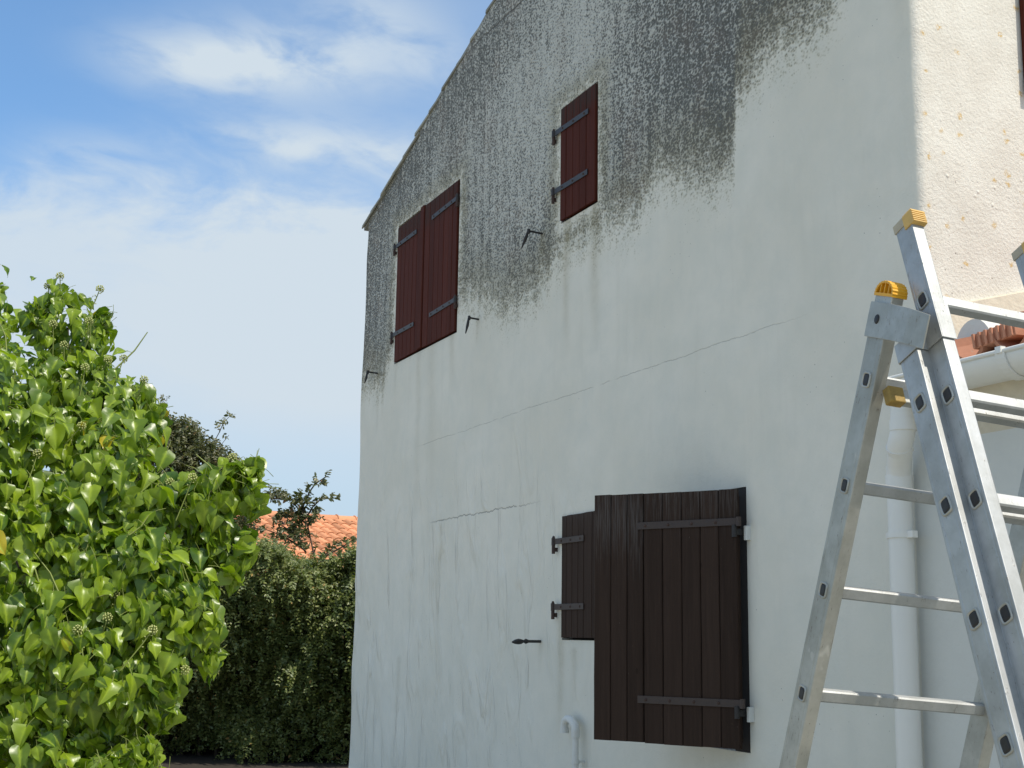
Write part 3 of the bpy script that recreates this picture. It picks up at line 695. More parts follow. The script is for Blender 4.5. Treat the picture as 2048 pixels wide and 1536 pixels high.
def rung_mesh(L, w, hgt, x0=FW - .004):
    s = MB(); c = .004; w2, h2 = w / 2, hgt / 2
    prof = [(-w2 + c, -h2), (w2 - c, -h2), (w2, -h2 + c), (w2, h2 - c)]
    m_ = 7
    for k in range(m_):     # ribbed tread
        xx = w2 - c - (w - 2 * c) * k / (m_ - 1); prof.append((xx, h2 - (.0009 if k % 2 else 0)))
    prof += [(-w2, h2 - c), (-w2, -h2 + c)]
    s.extrude(prof, 0, x0, x0 + L); return s.mesh('rung', M['alu'])
def section(P, D, h, inner, top, tn, tf, t0, t1, rw, rh, mt, skew=0.0):
    """top: rail end above plug 0; tn/tf lengths below; rungs i from t0 to t1"""
    Fm = frame(P, D)
    near = MB().extrude(rail_prof(h), 2, -tn, top).build('stile', mt, ladder, .0025); near.matrix_basis = Fm
    far = MB().extrude(rail_prof(h, mirror=True), 2, -tf, top).build('stile', mt, ladder, .0025); far.matrix_basis = Fm @ Matrix.Translation((FW + inner, 0, 0))
    pm = plug_mesh(rw, rh); rm = rung_mesh(inner + .008, rw - .001, rh - .001)
    for i in range(t0, t1):
        T = Matrix.Translation((0, 0, -.28 * i)) @ Matrix.Rotation(skew, 4, 'X')
        if i < 6 and i >= 0 or True:
            inst(pm, 'rung_plug', near, T)
            inst(pm, 'rung_plug', far, Matrix.Translation((FW, 0, -.28 * i)) @ Matrix.Rotation(math.pi, 4, 'Z') @ Matrix.Rotation(-skew, 4, 'X'))
        o = inst(rm, 'rung', ladder, Fm @ T)
    return near, far, Fm
A_ = section(La, LDA, .038, .535, .225, 2.36, 2.33, 0, 8, .028, .033, M['alu2'])
B_ = section(Lb, LDB, .0355, .425, .185, 2.33, 2.29, 0, 8, .030, .036, M['alu'], -.12)
C_ = section(Lc, LDB, .033, .345, .240, 2.62, 2.58, 0, 9, .030, .036, M['alu'], -.12)
# hinge plate on A and collars that tie B and C
s = MB(); s.box(-.0060, -.0005, -.046, .043, .110, .202); s.add([(-.0085, -.046, .110), (-.0085, -.046, .202), (-.0155, -.145, .108), (-.0155, -.145, .196), (-.0120, -.225, .102), (-.0120, -.225, .186), (-.0045, -.046, .110), (-.0045, -.046, .202), (-.0115, -.145, .108), (-.0115, -.145, .196), (-.0080, -.225, .102), (-.0080, -.225, .186)], [(0, 2, 3, 1), (2, 4, 5, 3), (6, 7, 9, 8), (8, 9, 11, 10), (4, 10, 11, 5), (1, 3, 9, 7), (3, 5, 11, 9), (0, 6, 8, 2), (2, 8, 10, 4), (0, 1, 7, 6)]); s.box(-.0045, -.0015, .040, .046, .115, .20)
n = 12; ring = [(-.0045, .014 * math.cos(k * 6.283 / n) * .8, .158 + .014 * math.sin(k * 6.283 / n)) for k in range(n)]; ring2 = [(-.009, y * .8, .158 + (z - .158) * .8) for _, y, z in ring]
s.add(ring + ring2, [(k, (k + 1) % n, n + (k + 1) % n, n + k) for k in range(n)] + [tuple(range(n, 2 * n))], 1, True)
o = s.build('hinge_plate', [M['alu2'], M['plug']], ladder, .001); o.matrix_basis = A_[2]
s = MB(); s.box(FW + .535 + FW + .0005, FW + .535 + FW + .0045, -.047, .043, .115, .20); s.box(FW + .46, FW + .535 + FW + .0045, -.0495, -.0460, .113, .203)
o = s.build('hinge_plate', M['alu2'], ladder, .001); o.matrix_basis = A_[2]
def collar(Fm, h, z0, z1, x1=FW):
    t = .0035; g_ = .001
    s = MB(); s.box(-t - g_, -g_, -h - t - g_, h + .002, z0, z1); s.box(-g_, x1 + .004, -h - t - g_, -h - g_, z0, z1); s.box(-g_, x1 + .004, h + g_, h + g_ + t, z0, z1)
    o = s.build('guide_collar', M['alu'], ladder, .001); o.matrix_basis = Fm; return o
collar(B_[2], .0355, .135, .188); collar(C_[2], .033, -.135, -.030)
collar(B_[2] @ Matrix.Translation((FW + .425, 0, 0)), .0355, .135, .188); collar(C_[2] @ Matrix.Translation((FW + .345, 0, 0)), .033, -.135, -.030)
# end caps
def dome_cap():
    s = MB(); n = 22; R1 = .042; pr_ = []
    for k in range(n + 1):
        a = math.pi * k / n; r = R1 - (.0022 if k % 2 else 0); pr_.append((r * math.cos(a), .002 + r * .78 * math.sin(a)))
    # shell with ribs inside the hollow end
    x0, x1 = -.003, FW + .006
    inn = [(p[0] * .86, p[1] * .84) for p in pr_]
    vs = [(x0, *p) for p in pr_] + [(x1, *p) for p in pr_] + [(x0, *p) for p in inn] + [(x0 + .016, *p) for p in inn]
    m = n + 1; s.add(vs, [(k, k + 1, m + k + 1, m + k) for k in range(n)] + [(k, 2 * m + k, 2 * m + k + 1, k + 1) for k in range(n)] + [(2 * m + k, 3 * m + k, 3 * m + k + 1, 2 * m + k + 1) for k in range(n)])
    s.add([(x0 + .016, *p) for p in inn], [tuple(range(m))]); s.add([(x1, *p) for p in pr_], [tuple(range(m))])
    for a in (-.018, 0, .018): s.box(x0 + .001, x0 + .017, a - .0016, a + .0016, .0, .030)
    s.box(x0, x1, -.041, .041, -.006, .002); return s
capA = dome_cap().mesh('end_cap', M['yellow'])
inst(capA, 'end_cap', A_[0], Matrix.Translation((0, 0, .225))); inst(capA, 'end_cap', A_[1], Matrix.Translation((0, 0, .225)))
def block_cap(x0):
    s = MB(); s.box(-.0022, FW + .001, -.034, .036, -.004, .021)
    s.box(-.003, FW + .003, -.044, -.006, -.020, .020, 1)
    for k in range(8): s.box(-.003, FW + .003, -.043 + k * .0046, -.0405 + k * .0046, .020, .0225, 1)
    for k in range(6): s.box(-.003, FW + .003, -.0465, -.044, -.018 + k * .0065, -.0145 + k * .0065, 1)
    return s
capC = block_cap(0).mesh('end_cap', [M['beige'], M['yellowd']])
inst(capC, 'end_cap', C_[0], Matrix.Translation((0, 0, .240))); inst(capC, 'end_cap', C_[1], Matrix.Translation((0, 0, .240)))
# stabiliser bar behind, with its yellow end
s = MB(); s.box(.055, .62, .118, .140, .082, .122); o = s.build('crossbar', M['alu2'], ladder, .003); o.matrix_basis = B_[2]
s = MB(); s.box(.015, .060, .115, .143, .079, .125, 0)
o = s.build('end_cap', M['capd'], ladder, .003); o.matrix_basis = B_[2]
# tie cord round two rungs on the right
s = MB(); Fc = C_[2]
pts_ = [Fc @ Vector(p) + LROOT for p in ((.22, -.02, -.535), (.222, -.024, -.56), (.215, -.020, -.60), (.19, .01, -.625), (.165, .03, -.63), (.15, .035, -.645), (.165, .035, -.66), (.18, .035, -.63), (.15, .03, -.66), (.155, .035, -.70))]
s.tube(pts_, .0022, 6)
o = s.build('cord', M['cord']); tag(o, 'orange cord knotted round the ladder rungs near the right edge', 'cord')

# ------------------------------------------------------------------ foliage
def at(px, py, Y):
    """point on the camera's line of sight through a photo position, at forward distance Y"""
    d = right * ((px - 1024) / 2700) + down * ((py - 768) / 2700) + fwd
    return EYE + d * (Y / d.y)
def ivy_leaf(kind):
    """blade in x (width), y (length), z (normal); returns verts, faces, vein, petiole count"""
    rows = 9; cols_ = 7
    rs = np.random.default_rng(kind + 5)
    t = np.linspace(0, 1, rows)
    wA = np.interp(t, [0, .06, .16, .3, .45, .62, .8, .92, 1], [[.06, .34, .50, .50, .40, .27, .14, .06, .0], [.05, .30, .46, .46, .42, .32, .18, .07, .0], [.06, .38, .56, .50, .30, .22, .14, .06, 0.], [.04, .24, .40, .44, .40, .31, .19, .08, 0]][kind % 4])
    asym = rs.uniform(-.06, .06); fold = rs.uniform(.15, .55); droop = rs.uniform(.15, .60); wave = rs.uniform(.04, .10); ph = rs.uniform(0, 6)
    curl = rs.uniform(-.25, .10)
    V = []; vein = []
    for i in range(rows):
        for j in range(cols_):
            u = (j / (cols_ - 1)) * 2 - 1; w = wA[i] * (1 + asym * np.sign(u))
            x = u * w; y = t[i] - .14 * (abs(u) ** 1.5) * (1 - t[i]) ** 3
            z = fold * abs(x) + curl * x * x * 2 - droop * t[i] ** 2 + wave * math.sin(ph + t[i] * 9 + u * 2) * abs(u) ** 1.5
            V.append((x, y, z)); vein.append(1.0 if j == cols_ // 2 else (.25 if (i % 2 == 0 and abs(u) < .8) else 0))
    F = [(i * cols_ + j, i * cols_ + j + 1, (i + 1) * cols_ + j + 1, (i + 1) * cols_ + j) for i in range(rows - 1) for j in range(cols_ - 1)]
    nb = len(V); mi = [0] * len(F)
    for k, (yy, zz, r) in enumerate(((0, 0, .016), (-.25, -.03, .015), (-.6, -.16, .018))):
        for a in range(3): V.append((r * math.cos(a * 2.094), yy, zz + r * math.sin(a * 2.094))); vein.append(0)
    for k in range(2):
        for a in range(3): F.append((nb + k * 3 + a, nb + k * 3 + (a + 1) % 3, nb + k * 3 + 3 + (a + 1) % 3, nb + k * 3 + 3 + a)); mi.append(1)
    return np.array(V), F, np.array(vein), mi
LV = [ivy_leaf(k) for k in range(8)]
def basis(N, T):
    N = N / np.linalg.norm(N, axis=-1, keepdims=True); T = T - (T * N).sum(-1, keepdims=True) * N
    T = T / (np.linalg.norm(T, axis=-1, keepdims=True) + 1e-9); Xv = np.cross(T, N); return np.stack([Xv, T, N], -1)   # columns
def big_mesh(name, variants, kinds, pos, Bs, size, mats, rnd):
    Vs, Fs, rr, ve, mi = [], [], [], [], []; off = 0
    for k, (V, F, vein, m_) in enumerate(variants):
        ids = np.nonzero(kinds == k)[0]
        if not len(ids): continue
        W = np.einsum('nij,vj->nvi', Bs[ids], V) * size[ids, None, None] + pos[ids, None, :]
        nv = len(V); Vs.append(W.reshape(-1, 3)); Fa = np.array(F)
        Fs.append((Fa[None] + (np.arange(len(ids)) * nv)[:, None, None] + off).reshape(-1, Fa.shape[1])); off += nv * len(ids)
        rr.append(np.repeat(rnd[ids], nv)); ve.append(np.tile(vein, len(ids))); mi.append(np.tile(m_, len(ids)))
    V = np.concatenate(Vs); F = np.concatenate(Fs); k = F.shape[1]
    me = bpy.data.meshes.new(name); me.vertices.add(len(V)); me.vertices.foreach_set('co', V.astype(np.float32).ravel())
    me.loops.add(F.size); me.loops.foreach_set('vertex_index', F.astype(np.int32).ravel())
    me.polygons.add(len(F)); me.polygons.foreach_set('loop_start', (np.arange(len(F)) * k).astype(np.int32))
    for m_ in mats: me.materials.append(m_)
    me.polygons.foreach_set('material_index', np.concatenate(mi).astype(np.int32)); me.polygons.foreach_set('use_smooth', np.ones(len(F), bool))
    me.update(calc_edges=True); fattr(me, 'leafrand', np.concatenate(rr)); fattr(me, 'vein', np.concatenate(ve)); return me

# ivy: lobes given as photo position, radius in metres, distance
IV = [(135, 655, .105, .135, 4.50), (190, 700, .055, .12, 4.4), (85, 650, .05, .08, 4.5), (-30, 690, .10, .20, 4.45), (60, 800, .22, .17, 4.35), (150, 800, .17, .16, 4.35), (215, 870, .16, .17, 4.3), (265, 830, .075, .09, 4.35), (60, 950, .30, .24, 4.2),
      (230, 1000, .20, .22, 4.15), (330, 1050, .17, .13, 4.15), (425, 1000, .105, .09, 4.1), (475, 960, .05, .055, 4.1), (430, 1075, .075, .08, 4.1), (455, 1130, .03, .05, 4.1), (370, 1150, .10, .11, 4.1), (110, 1150, .33, .25, 4.1), (260, 1200, .22, .20, 4.0),
      (350, 1240, .10, .12, 4.0), (395, 1215, .055, .09, 4.0), (90, 1370, .30, .24, 4.0), (220, 1370, .18, .17, 3.95), (315, 1370, .065, .09, 3.95), (60, 1540, .25, .18, 3.9), (200, 1480, .11, .12, 3.95), (215, 1575, .15, .09, 3.85), (270, 1530, .065, .045, 3.85), (-60, 1200, .3, .8, 4.1), (345, 1330, .05, .10, 3.95), (335, 1420, .035, .06, 3.95), (425, 1270, .03, .06, 4.0), (300, 1560, .05, .04, 3.85), (150, 1320, .2, .2, 3.9), (508, 950, .03, .04, 4.1), (512, 1000, .02, .05, 4.05), (492, 1095, .018, .05, 4.05), (470, 1150, .016, .04, 4.05), (70, 640, .03, .06, 4.45), (208, 650, .02, .05, 4.4), (318, 850, .025, .06, 4.3), (190, 745, .05, .05, 4.3), (345, 1400, .02, .06, 3.95), (425, 1330, .018, .04, 4.0), (300, 1500, .03, .02, 3.85)]
pos, nor = [], []
for (cx, cy, rx, rz_, Y) in IV:
    c = np.array(at(cx, cy, Y)); area = rx * rz_; n = int(90 + area * 5800)
    if rx < .07: n = int(18 + area * 6000)
    q = rng.normal(size=(n, 3)); q /= np.linalg.norm(q, axis=1, keepdims=True)
    q[:, 1] = np.where(rng.random(n) < .72, -np.abs(q[:, 1]), q[:, 1])
    lump = np.where(rng.random(n) < .20, rng.uniform(1.0, 1.34, n), 1) + .24 * np.sin(q[:, 0] * 6 + cx) * np.cos(q[:, 2] * 5 + cy)
    r = rng.uniform(.55, 1.0, n) ** .6 * lump
    pos.append(c + q * r[:, None] * np.array([rx, (rx + rz_) * .42 + .03, rz_])); nor.append(q)
pos = np.concatenate(pos); nor = np.concatenate(nor); n = len(pos)
N_ = nor * np.array([.6, .75, .5]) + np.array([.14, -.20, .44]) + rng.normal(size=(n, 3)) * .36
T_ = nor * np.array([.55, .30, .1]) + np.array([.05, 0, -.95]) + rng.normal(size=(n, 3)) * .40
Bs = basis(N_, T_); size = (.030 + .044 * rng.random(n) ** 1.4) * np.where(pos[:, 2] > 2.35, .80, 1); kinds = rng.integers(0, 8, n); rnd = rng.random(n)
# outer and newer leaves are paler
pos = pos - np.einsum('nij,j->ni', Bs, np.array([0, .5, 0])) * size[:, None]
camd = np.linalg.norm(pos - np.array(EYE), axis=1)
ivy_root = at(100, 1500, 4.15); ivy_root.z = 0
ivy = empty('ivy_shrub', ivy_root, 0, 'large sunlit ivy shrub with glossy green leaves and pale flower heads, at the left edge', 'shrub')
vis = (pos[:, 2] > 1.1)
ux = (pos - np.array(EYE)) @ np.array(right) / ((pos - np.array(EYE)) @ np.array(fwd)); uy = (pos - np.array(EYE)) @ np.array(down) / ((pos - np.array(EYE)) @ np.array(fwd))
infr = (ux > -.375) & (uy < .28)
# the 300 leaves that show largest: near the front of their neighbourhood and big
cell = {}
order = np.argsort(camd - size * 2.5 + (~infr) * 100)
pick = []
for i in order:
    k = (int(ux[i] * 2700 // 26), int(uy[i] * 2700 // 26))
    if cell.get(k, 0) < 1 and infr[i]: cell[k] = 1; pick.append(i)
    if len(pick) == 298: break
pick = np.array(pick); rest = np.setdiff1d(np.arange(n), pick)
rt = np.array(ivy_root)
me = big_mesh('foliage', LV, kinds[rest], pos[rest] - rt, Bs[rest], size[rest], [M['ivy'], M['stem']], rnd[rest])
o = bpy.data.objects.new('foliage', me); link(o, ivy); o['kind'] = 'stuff'
leafmeshes = []
for k in range(8):
    for tone in (.12, .38, .62, .88):
        me = big_mesh('leaf', LV, np.array([k]), np.zeros((1, 3)), np.eye(3)[None], np.ones(1), [M['ivy'], M['stem']], np.array([tone])); leafmeshes.append(me)
for i in pick:
    T = Matrix([[*(Bs[i][r] * size[i]), pos[i][r] - rt[r]] for r in range(3)] + [[0, 0, 0, 1]])
    inst(leafmeshes[kinds[i] * 4 + min(3, int(rnd[i] * 4))], 'leaf', ivy, T)
# woody stems
s = MB()
for k in range(9):
    a = Vector((random.uniform(-.35, .0), random.uniform(0.1, .3), 0)); tgt = IV[[2, 4, 5, 8, 9, 0, 16, 4, 8][k]]
    e = Vector(at(tgt[0], tgt[1], tgt[4] + .08)) - ivy_root; mid_ = (a + e) / 2 + Vector((random.uniform(-.1, .1), .1, -.1)); s.tube([a, a.lerp(mid_, .6), mid_, mid_.lerp(e, .6), e], [.03, .024, .018, .011, .005], 6)
s.build('branch', M['bark'], ivy)
s = MB()
for k in range(90):
    i = int(rng.integers(0, n)); a = Vector(pos[i]) - ivy_root; e = a + Vector((random.uniform(-.09, .09), random.uniform(-.04, .04), random.uniform(.0, .13))); s.tube([a, (a + e) / 2 + Vector((.01, 0, .0)), e], [.0028, .0024, .0016], 5, caps=False)
s.build('young_shoots', M['stem'], ivy)['kind'] = 'stuff'
# flower heads
ico = []
bm = bmesh.new(); bmesh.ops.create_icosphere(bm, subdivisions=1, radius=1); icoV = [v.co.copy() for v in bm.verts]; icoF = [tuple(v.index for v in f.verts) for f in bm.faces]; bm.free()
def umbel():
    s = MB(); L = .085; s.tube([(0, 0, -.05), (.002, 0, L * .5), (0, 0, L)], [.0022, .0018, .0016], 5, 1)
    for k in range(26):
        z = 1 - 1.7 * (k + .5) / 26; r = math.sqrt(max(0, 1 - z * z)); a = k * 2.4; p = Vector((r * math.cos(a), r * math.sin(a), z)) * .0125 + Vector((0, 0, L))
        s.add([p + v * .0027 for v in icoV], icoF, 0, True); s.tube([(0, 0, L), p], .0006, 3, 1, False)
    for k in range(4):
        a = k * 2.1; z = L * (.35 + .15 * k); p = Vector((.008 * math.cos(a), .008 * math.sin(a), z + .004)); s.tube([(0, 0, z), p], .001, 4, 1); s.add([p + v * .0022 for v in icoV], icoF, 0, True)
    return s.mesh('flower_head', [M['umbel'], M['stem']])
um = umbel()
for (px_, py_, Y, tl) in [(120, 552, 4.45, 0), (96, 572, 4.45, -.2), (200, 578, 4.4, .35), (178, 642, 4.3, .1), (106, 648, 4.3, 0), (30, 730, 4.1, 0), (247, 717, 4.3, .25), (216, 720, 4.25, .5), (288, 760, 4.25, .4), (163, 852, 4.05, .7), (75, 907, 3.95, .2), (340, 965, 4.05, 0), (385, 955, 4.0, .3), (465, 915, 4.05, 0), (230, 1190, 3.85, 0),
                          (215, 1235, 3.8, .3), (305, 1260, 3.8, .6), (370, 1340, 3.9, 1.2), (155, 1260, 3.75, -.3), (170, 735, 4.2, .1), (128, 690, 4.3, 0)]:
    inst(um, 'flower_head', ivy, Matrix.Translation(at(px_, py_, Y) - ivy_root) @ Matrix.Rotation(tl, 4, 'Y') @ Matrix.Rotation(random.uniform(-.2, .2), 4, 'X') @ Matrix.Translation((0, 0, -.085)))

# small-leaved shrubs: sprigs of opposite leaves
def small_leaf(kind):
    t = [0, .3, .65, 1]; w = [.03, .26, .24, .0]; V = []; F = []; vein = []
    for i in range(4):
        for u in (-1, 0, 1): V.append((u * w[i], t[i], abs(u) * w[i] * .35 - .18 * t[i] ** 2)); vein.append(0)
    for i in range(3):
        for j in range(2): F.append((i * 3 + j, i * 3 + j + 1, (i + 1) * 3 + j + 1, (i + 1) * 3 + j))
    return np.array(V), F, np.array(vein), [0] * len(F)
SL = [small_leaf(0)]
def sprigs(start, direc, nl, spacing, lsize, droop=.0):
    """start (n,3), direc (n,3): leaves placed in pairs along arching twigs"""
    n = len(start); direc = direc / np.linalg.norm(direc, axis=1, keepdims=True); side = np.cross(direc, rng.normal(size=(n, 3))); side /= np.linalg.norm(side, axis=1, keepdims=True)
    P, NN, TT, SZ = [], [], [], []; p = start.copy(); d = direc.copy()
    for k in range(nl):
        p = p + d * spacing; d = d + np.array([0, 0, -droop]); d /= np.linalg.norm(d, axis=1, keepdims=True)
        nb = np.cross(d, side)
        for sg in (1, -1):
            tdir = side * sg * .85 + d * .6 + rng.normal(size=(n, 3)) * .18
            P.append(p); TT.append(tdir); NN.append(nb * .7 + np.array([.1, -.25, .6]) + rng.normal(size=(n, 3)) * .25); SZ.append(lsize * rng.uniform(.65, 1.15, n) * (1 - .35 * k / nl))
        side = np.cross(side, d) if k % 2 else side
    return [np.concatenate(a) for a in (P, NN, TT, SZ)]
def shrub(name, root, parts, mat, parent=None, stuff=True, tone=None):
    P, NN, TT, SZ = [np.concatenate(a) for a in zip(*parts)]
    Bs = basis(NN, TT); n = len(P); me = big_mesh(name, SL, np.zeros(n, int), P - np.array(root), Bs, SZ, [mat], rng.random(n) if tone is None else tone(P))
    o = bpy.data.objects.new(name, me); link(o, parent)
    if stuff: o['kind'] = 'stuff'
    return o
# the hedge
hroot = Vector((-3.0, 17.2, 0))
hedge = empty('hedge', hroot, 0, 'dark small-leaved hedge with drooping sprays between the ivy and the gable end', 'hedge')
parts = []
def hfront(x, z):
    return 16.7 + np.clip(2.0 - z, 0, 2) * .42 + np.clip(z - 2.2, 0, 2) ** 2 * 1.1 - (fbm(x * 1.0 + 9, z * 1.3, 3) - .5) * 2.3
def htop(x): return 2.44 + (fbm(x * 1.6, x * 0 + 3, 3) - .5) * .42 + .10 * np.clip((-1.8 - x) / 1.5, -.3, 1)
def hedge_front(n, x0, x1, z0, z1):
    x = rng.uniform(x0, x1, n); z = np.minimum(z0 + (z1 - z0) * rng.random(n), htop(x) + rng.uniform(-.15, .02, n))
    return np.stack([x, hfront(x, z) + rng.uniform(-.03, .22, n), z], 1)
n = 8200; st_ = hedge_front(n, -6.2, -.9, .10, 2.85)
dr = np.stack([rng.normal(0, .5, n), -rng.uniform(.2, 1.0, n), rng.normal(.05, .5, n) + (st_[:, 2] > 2.3) * .7], 1)
parts.append(sprigs(st_, dr, 6, .036, .058, .12))
n = 650; st_ = hedge_front(n, -5.0, -1.2, .5, 2.6); st_[:, 1] -= .05; dr = np.stack([rng.normal(0, .4, n), -rng.uniform(.5, 1.0, n), rng.uniform(-.2, .6, n)], 1)
parts.append(sprigs(st_, dr, 11, .042, .066, .20))
n = 4600; x = rng.uniform(-6.2, -.9, n); st_ = np.stack([x, rng.uniform(16.8, 18.3, n), htop(x) + rng.uniform(-.25, .02, n)], 1); dr = np.stack([rng.normal(0, .4, n), rng.normal(0, .4, n), rng.uniform(.3, 1, n)], 1)
parts.append(sprigs(st_, dr, 5, .034, .054, .03))
shrub('foliage', hroot, parts, M['hleaf'], hedge)
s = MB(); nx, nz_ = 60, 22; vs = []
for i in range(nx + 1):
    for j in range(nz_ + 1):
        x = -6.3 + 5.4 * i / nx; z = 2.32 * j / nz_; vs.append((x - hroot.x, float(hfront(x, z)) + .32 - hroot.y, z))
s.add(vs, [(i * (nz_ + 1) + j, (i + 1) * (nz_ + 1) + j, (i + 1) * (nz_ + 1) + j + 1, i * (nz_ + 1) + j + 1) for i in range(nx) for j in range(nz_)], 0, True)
M['inner'] = mat_plain('hedge_shade_core', (.022, .020, .013), .95, .5, 30, bump=1)
s.build('shade_core', M['inner'], hedge)  # near-black backing sheet, paints the shade deep inside the hedge
for k in range(24):
    x = -5.9 + k * .21 + random.uniform(-.05, .05) - hroot.x
    MB().tube([(x, .95, 0), (x + random.uniform(-.1, .1), .9, 1), (x + random.uniform(-.2, .2), .75, 2.0)], [.03, .022, .008], 6).build('stem', M['bark'], hedge)
# rounder bush behind the ivy
broot = at(370, 960, 18.9); broot.z = 0
bush = empty('bush', broot, 0, 'brownish green bush with thin bare twigs rising behind the ivy', 'bush')
parts = []
for (cx, cy, r) in ((330, 930, .34), (400, 960, .30), (350, 885, .16), (440, 960, .15), (330, 1040, .4), (300, 880, .16), (430, 1050, .3)):
    c = np.array(at(cx, cy, 18.9)); r = r * 1.77; n = int(140 + r * r * 1700); q = rng.normal(size=(n, 3)); q /= np.linalg.norm(q, axis=1, keepdims=True)
    parts.append(sprigs(c + q * r * rng.uniform(.55, .95, n)[:, None], q + np.array([0, 0, .25]) + rng.normal(size=(n, 3)) * .4, 5, .037, .068, .02))
twigs = MB()
for pth in ([(400, 925), (425, 890), (440, 862), (447, 845), (460, 832)], [(340, 920), (350, 880), (352, 845)], [(405, 925), (430, 905), (458, 870)], [(370, 920), (365, 890), (362, 860)], [(330, 870), (322, 820), (325, 806)], [(380, 920), (392, 880), (396, 852)]):
    p3 = [at(x, y, 18.8) for x, y in pth]; twigs.tube([p - broot for p in p3], [.009] + [.006] * (len(pth) - 2) + [.003], 5, caps=False)
for (x, y) in ((445, 850), (455, 836), (440, 862), (410, 870), (395, 860), (420, 900), (323, 815), (328, 806), (408, 888), (392, 862), (450, 905), (437, 912)):
    c = np.array(at(x, y, 18.8)); n = 3; parts.append(sprigs(np.repeat(c[None], n, 0) + rng.normal(size=(n, 3)) * .012, rng.normal(size=(n, 3)) + np.array([0, 0, .6]), 3, .037, .072, 0))
shrub('foliage', broot, parts, M['hleaf2'], bush)
for pth in ([(370, 1500), (360, 1200), (340, 930)], [(375, 1500), (390, 1200), (410, 940)], [(372, 1500), (330, 1200), (320, 900)]):
    p3 = [at(x, y, 19.0) for x, y in pth]; p3[0].z = 0; twigs.tube([p - broot for p in p3], [.03, .02, .008], 6)
twigs.build('stem', M['bark'], bush)
# young tree with leafy sprays rising over the hedge
zp = lambda x, y: (400 + x / 4.389, 900 + y / 4.389)
troot = at(632, 1150, 18.6); troot.z = 0
tree = empty('young_tree', troot, 0, 'slender young tree with leafy sprays rising over the hedge before the orange roof', 'tree')
paths = [[(1010, 960), (975, 800), (950, 680), (915, 590)], [(915, 590), (905, 500), (930, 440), (960, 370), (1010, 300), (1110, 230)], [(915, 590), (850, 500), (800, 430), (720, 400), (640, 400), (590, 370)], [(800, 440), (700, 430), (600, 420), (510, 430), (470, 470)], [(930, 600), (990, 500), (1060, 430), (1165, 425)],
         [(930, 640), (860, 600), (790, 580), (700, 590)], [(920, 880), (820, 810), (720, 750), (580, 700)], [(930, 900), (850, 760), (830, 680), (850, 640)], [(1040, 990), (1120, 900), (1180, 850)], [(1100, 930), (1250, 850), (1340, 790)], [(945, 610), (1000, 570), (1030, 560)], [(1000, 900), (1020, 850)], [(820, 470), (840, 430), (850, 400)], [(720, 420), (715, 390), (700, 370)], [(900, 640), (860, 700), (760, 690), (700, 650)]]
parts = []; s = MB()
trk = [troot, at(632, 1180, 18.6) , at(*zp(1010, 960), 18.6)]
s.tube([p - troot for p in trk], [.03, .02, .012], 7)
for ip, pth in enumerate(paths):
    P3 = [at(*zp(x, y), 18.6 + (ip % 3) * .06) for x, y in pth]
    s.tube([p - troot for p in P3], [.015] + [.011] * (len(P3) - 2) + [.005], 5, caps=False)
    for a, c in zip(P3[:-1], P3[1:]):
        if ip == 0: continue
        L = (c - a).length; n = max(2, int(L * 33))
        f = rng.random(n)[:, None]; base_ = np.array(a)[None] * (1 - f) + np.array(c)[None] * f
        dd = np.array((c - a).normalized())[None] * .6 + rng.normal(size=(n, 3)) * .7 + np.array([0, -.1, .25]); parts.append(sprigs(base_, dd, 3, .032, .078, 0))
for (x, y, r) in ((840, 480, .10), (820, 700, .11), (850, 750, .09), (990, 590, .06), (730, 580, .06)):
    c = np.array(at(*zp(x, y), 18.6)); r = r * 1.4; n = int(r * 180); parts.append(sprigs(c + rng.normal(size=(n, 3)) * r * .58, rng.normal(size=(n, 3)), 3, .032, .076, 0))
s.build('trunk', M['bark'], tree)
shrub('crown', troot, parts, M['hleaf2'], tree)

# ------------------------------------------------------------------ distant house with the orange roof
RD = Vector((.83, .557, 0)).normalized(); SD = Vector((RD.y, -RD.x, 0))          # ridge direction, down-slope direction (towards the viewer)
rp = at(560, 1029, 27.5); pitch_ = math.radians(21)
oroot = Vector((rp.x, rp.y, 0)); oh = empty('far_house', oroot, math.atan2(RD.y, RD.x), 'house with a bright orange tiled roof and cream wall beyond the hedge', 'house')
RH = rp.z                                                     # local: x ridge, y away (so slope falls towards -y), z up
sl_ = MB(); dn = 3.6
zf = lambda y: RH - .06 + (y if y < 0 else -y) * math.tan(pitch_)
for (ya, yb) in ((-dn, 0), (0, dn)):
    vs = [(x, y, zf(y) + dz_) for dz_ in (-.08, 0) for x, y in ((-8, ya), (9, ya), (9, yb), (-8, yb))]
    sl_.add(vs, [(0, 3, 2, 1), (4, 5, 6, 7), (0, 1, 5, 4), (1, 2, 6, 5), (2, 3, 7, 6), (3, 0, 4, 7)])
orf = sl_.build('roof', M['otile'], oh)
w_ = MB(); w_.box(-7.7, 8.7, -3.3, 3.3, 0, zf(-3.3) - .085); w_.build('wall', mat_plain('cream_wall', (.70, .66, .55), .85, .08, 4), oh)
tp, tl_ = .205, .33
tm = MB(); n = 6; prof = [(-.102, .0)] + [(-.06 + .0, .0)] + [(.022 + .078 * -math.cos(math.pi * k / n), .052 * math.sin(math.pi * k / n)) for k in range(n + 1)]
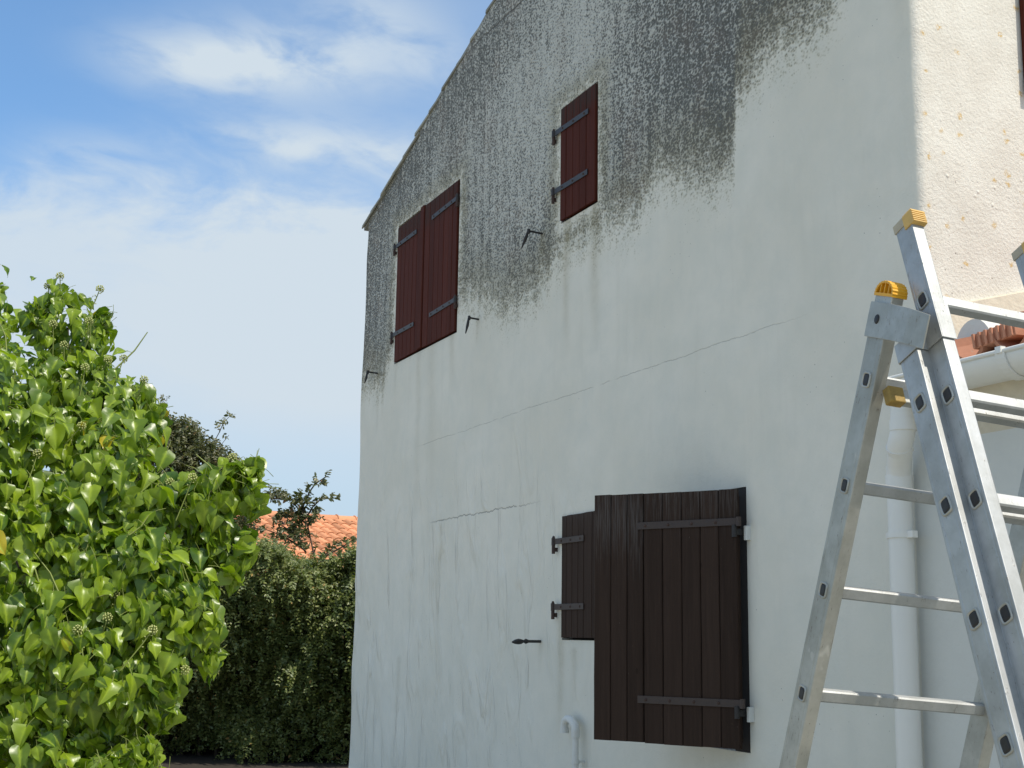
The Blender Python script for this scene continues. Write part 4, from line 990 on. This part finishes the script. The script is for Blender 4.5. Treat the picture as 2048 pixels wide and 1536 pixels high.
prof = sorted(prof, key=lambda p: p[0])
vs = []
for yy, dz_ in ((0, 0), (-tl_ - .04, .022)):
    for th_ in (0, -.014):
        vs += [(p[0], yy, p[1] + dz_ + th_) for p in prof]
m = len(prof); f = []
for k in range(m - 1): f += [(k, k + 1, 2 * m + k + 1, 2 * m + k), (2 * m + k, 2 * m + k + 1, 3 * m + k + 1, 3 * m + k)]
tm.add(vs, f, 0, True); tme = tm.mesh('tile', M['otile'])
tme.polygons.foreach_set('use_smooth', [True, False] * (m - 1))
cand = []
for i in range(-30, 40):
    for j in range(0, 10):
        x = i * tp; y = -.05 - j * tl_
        wp = oroot + RD * x + SD * (-y); wp.z = RH + y * math.tan(pitch_)
        dvec = wp - EYE; dep = dvec.dot(fwd); ppx = 1024 + 2700 * dvec.dot(right) / dep; ppy = 768 + 2700 * dvec.dot(down) / dep
        cand.append((0 if (420 < ppx < 735 and ppy < 1150) else 1, dep, x, y))
cand.sort(); rest_ = MB()
for k, (v_, dep, x, y) in enumerate(cand):
    T = Matrix.Translation((x, y, RH - .035 + y * math.tan(pitch_) + random.uniform(-.004, .004))) @ Matrix.Rotation(pitch_, 4, 'X') @ Matrix.Rotation(random.uniform(-.012, .012), 4, 'Z')
    if v_ == 0 and k < 299: inst(tme, 'tile', orf, T)
    else: rest_.add([T @ Vector(p) for p in vs], f)
rest_.build('more_tiles', M['otile'], orf)['kind'] = 'stuff'
rt_ = MB(); vs_ = []
n = 6
for x_, r in ((0, .115), (.45, .125)):
    vs_ += [(x_, r * math.cos(math.pi * k / n), r * .9 * math.sin(math.pi * k / n)) for k in range(n + 1)]
rt_.add(vs_, [(k, k + 1, n + 2 + k, n + 1 + k) for k in range(n)], 0, True); rt_.tube([(.43, .13 * math.cos(math.pi * k / n), .12 * math.sin(math.pi * k / n)) for k in range(n + 1)], .014, 5)
rtm = rt_.mesh('ridge_tile', M['otile'])
for k in range(-14, 20): inst(rtm, 'ridge_tile', orf, loc=(k * .42, 0, RH - .045))
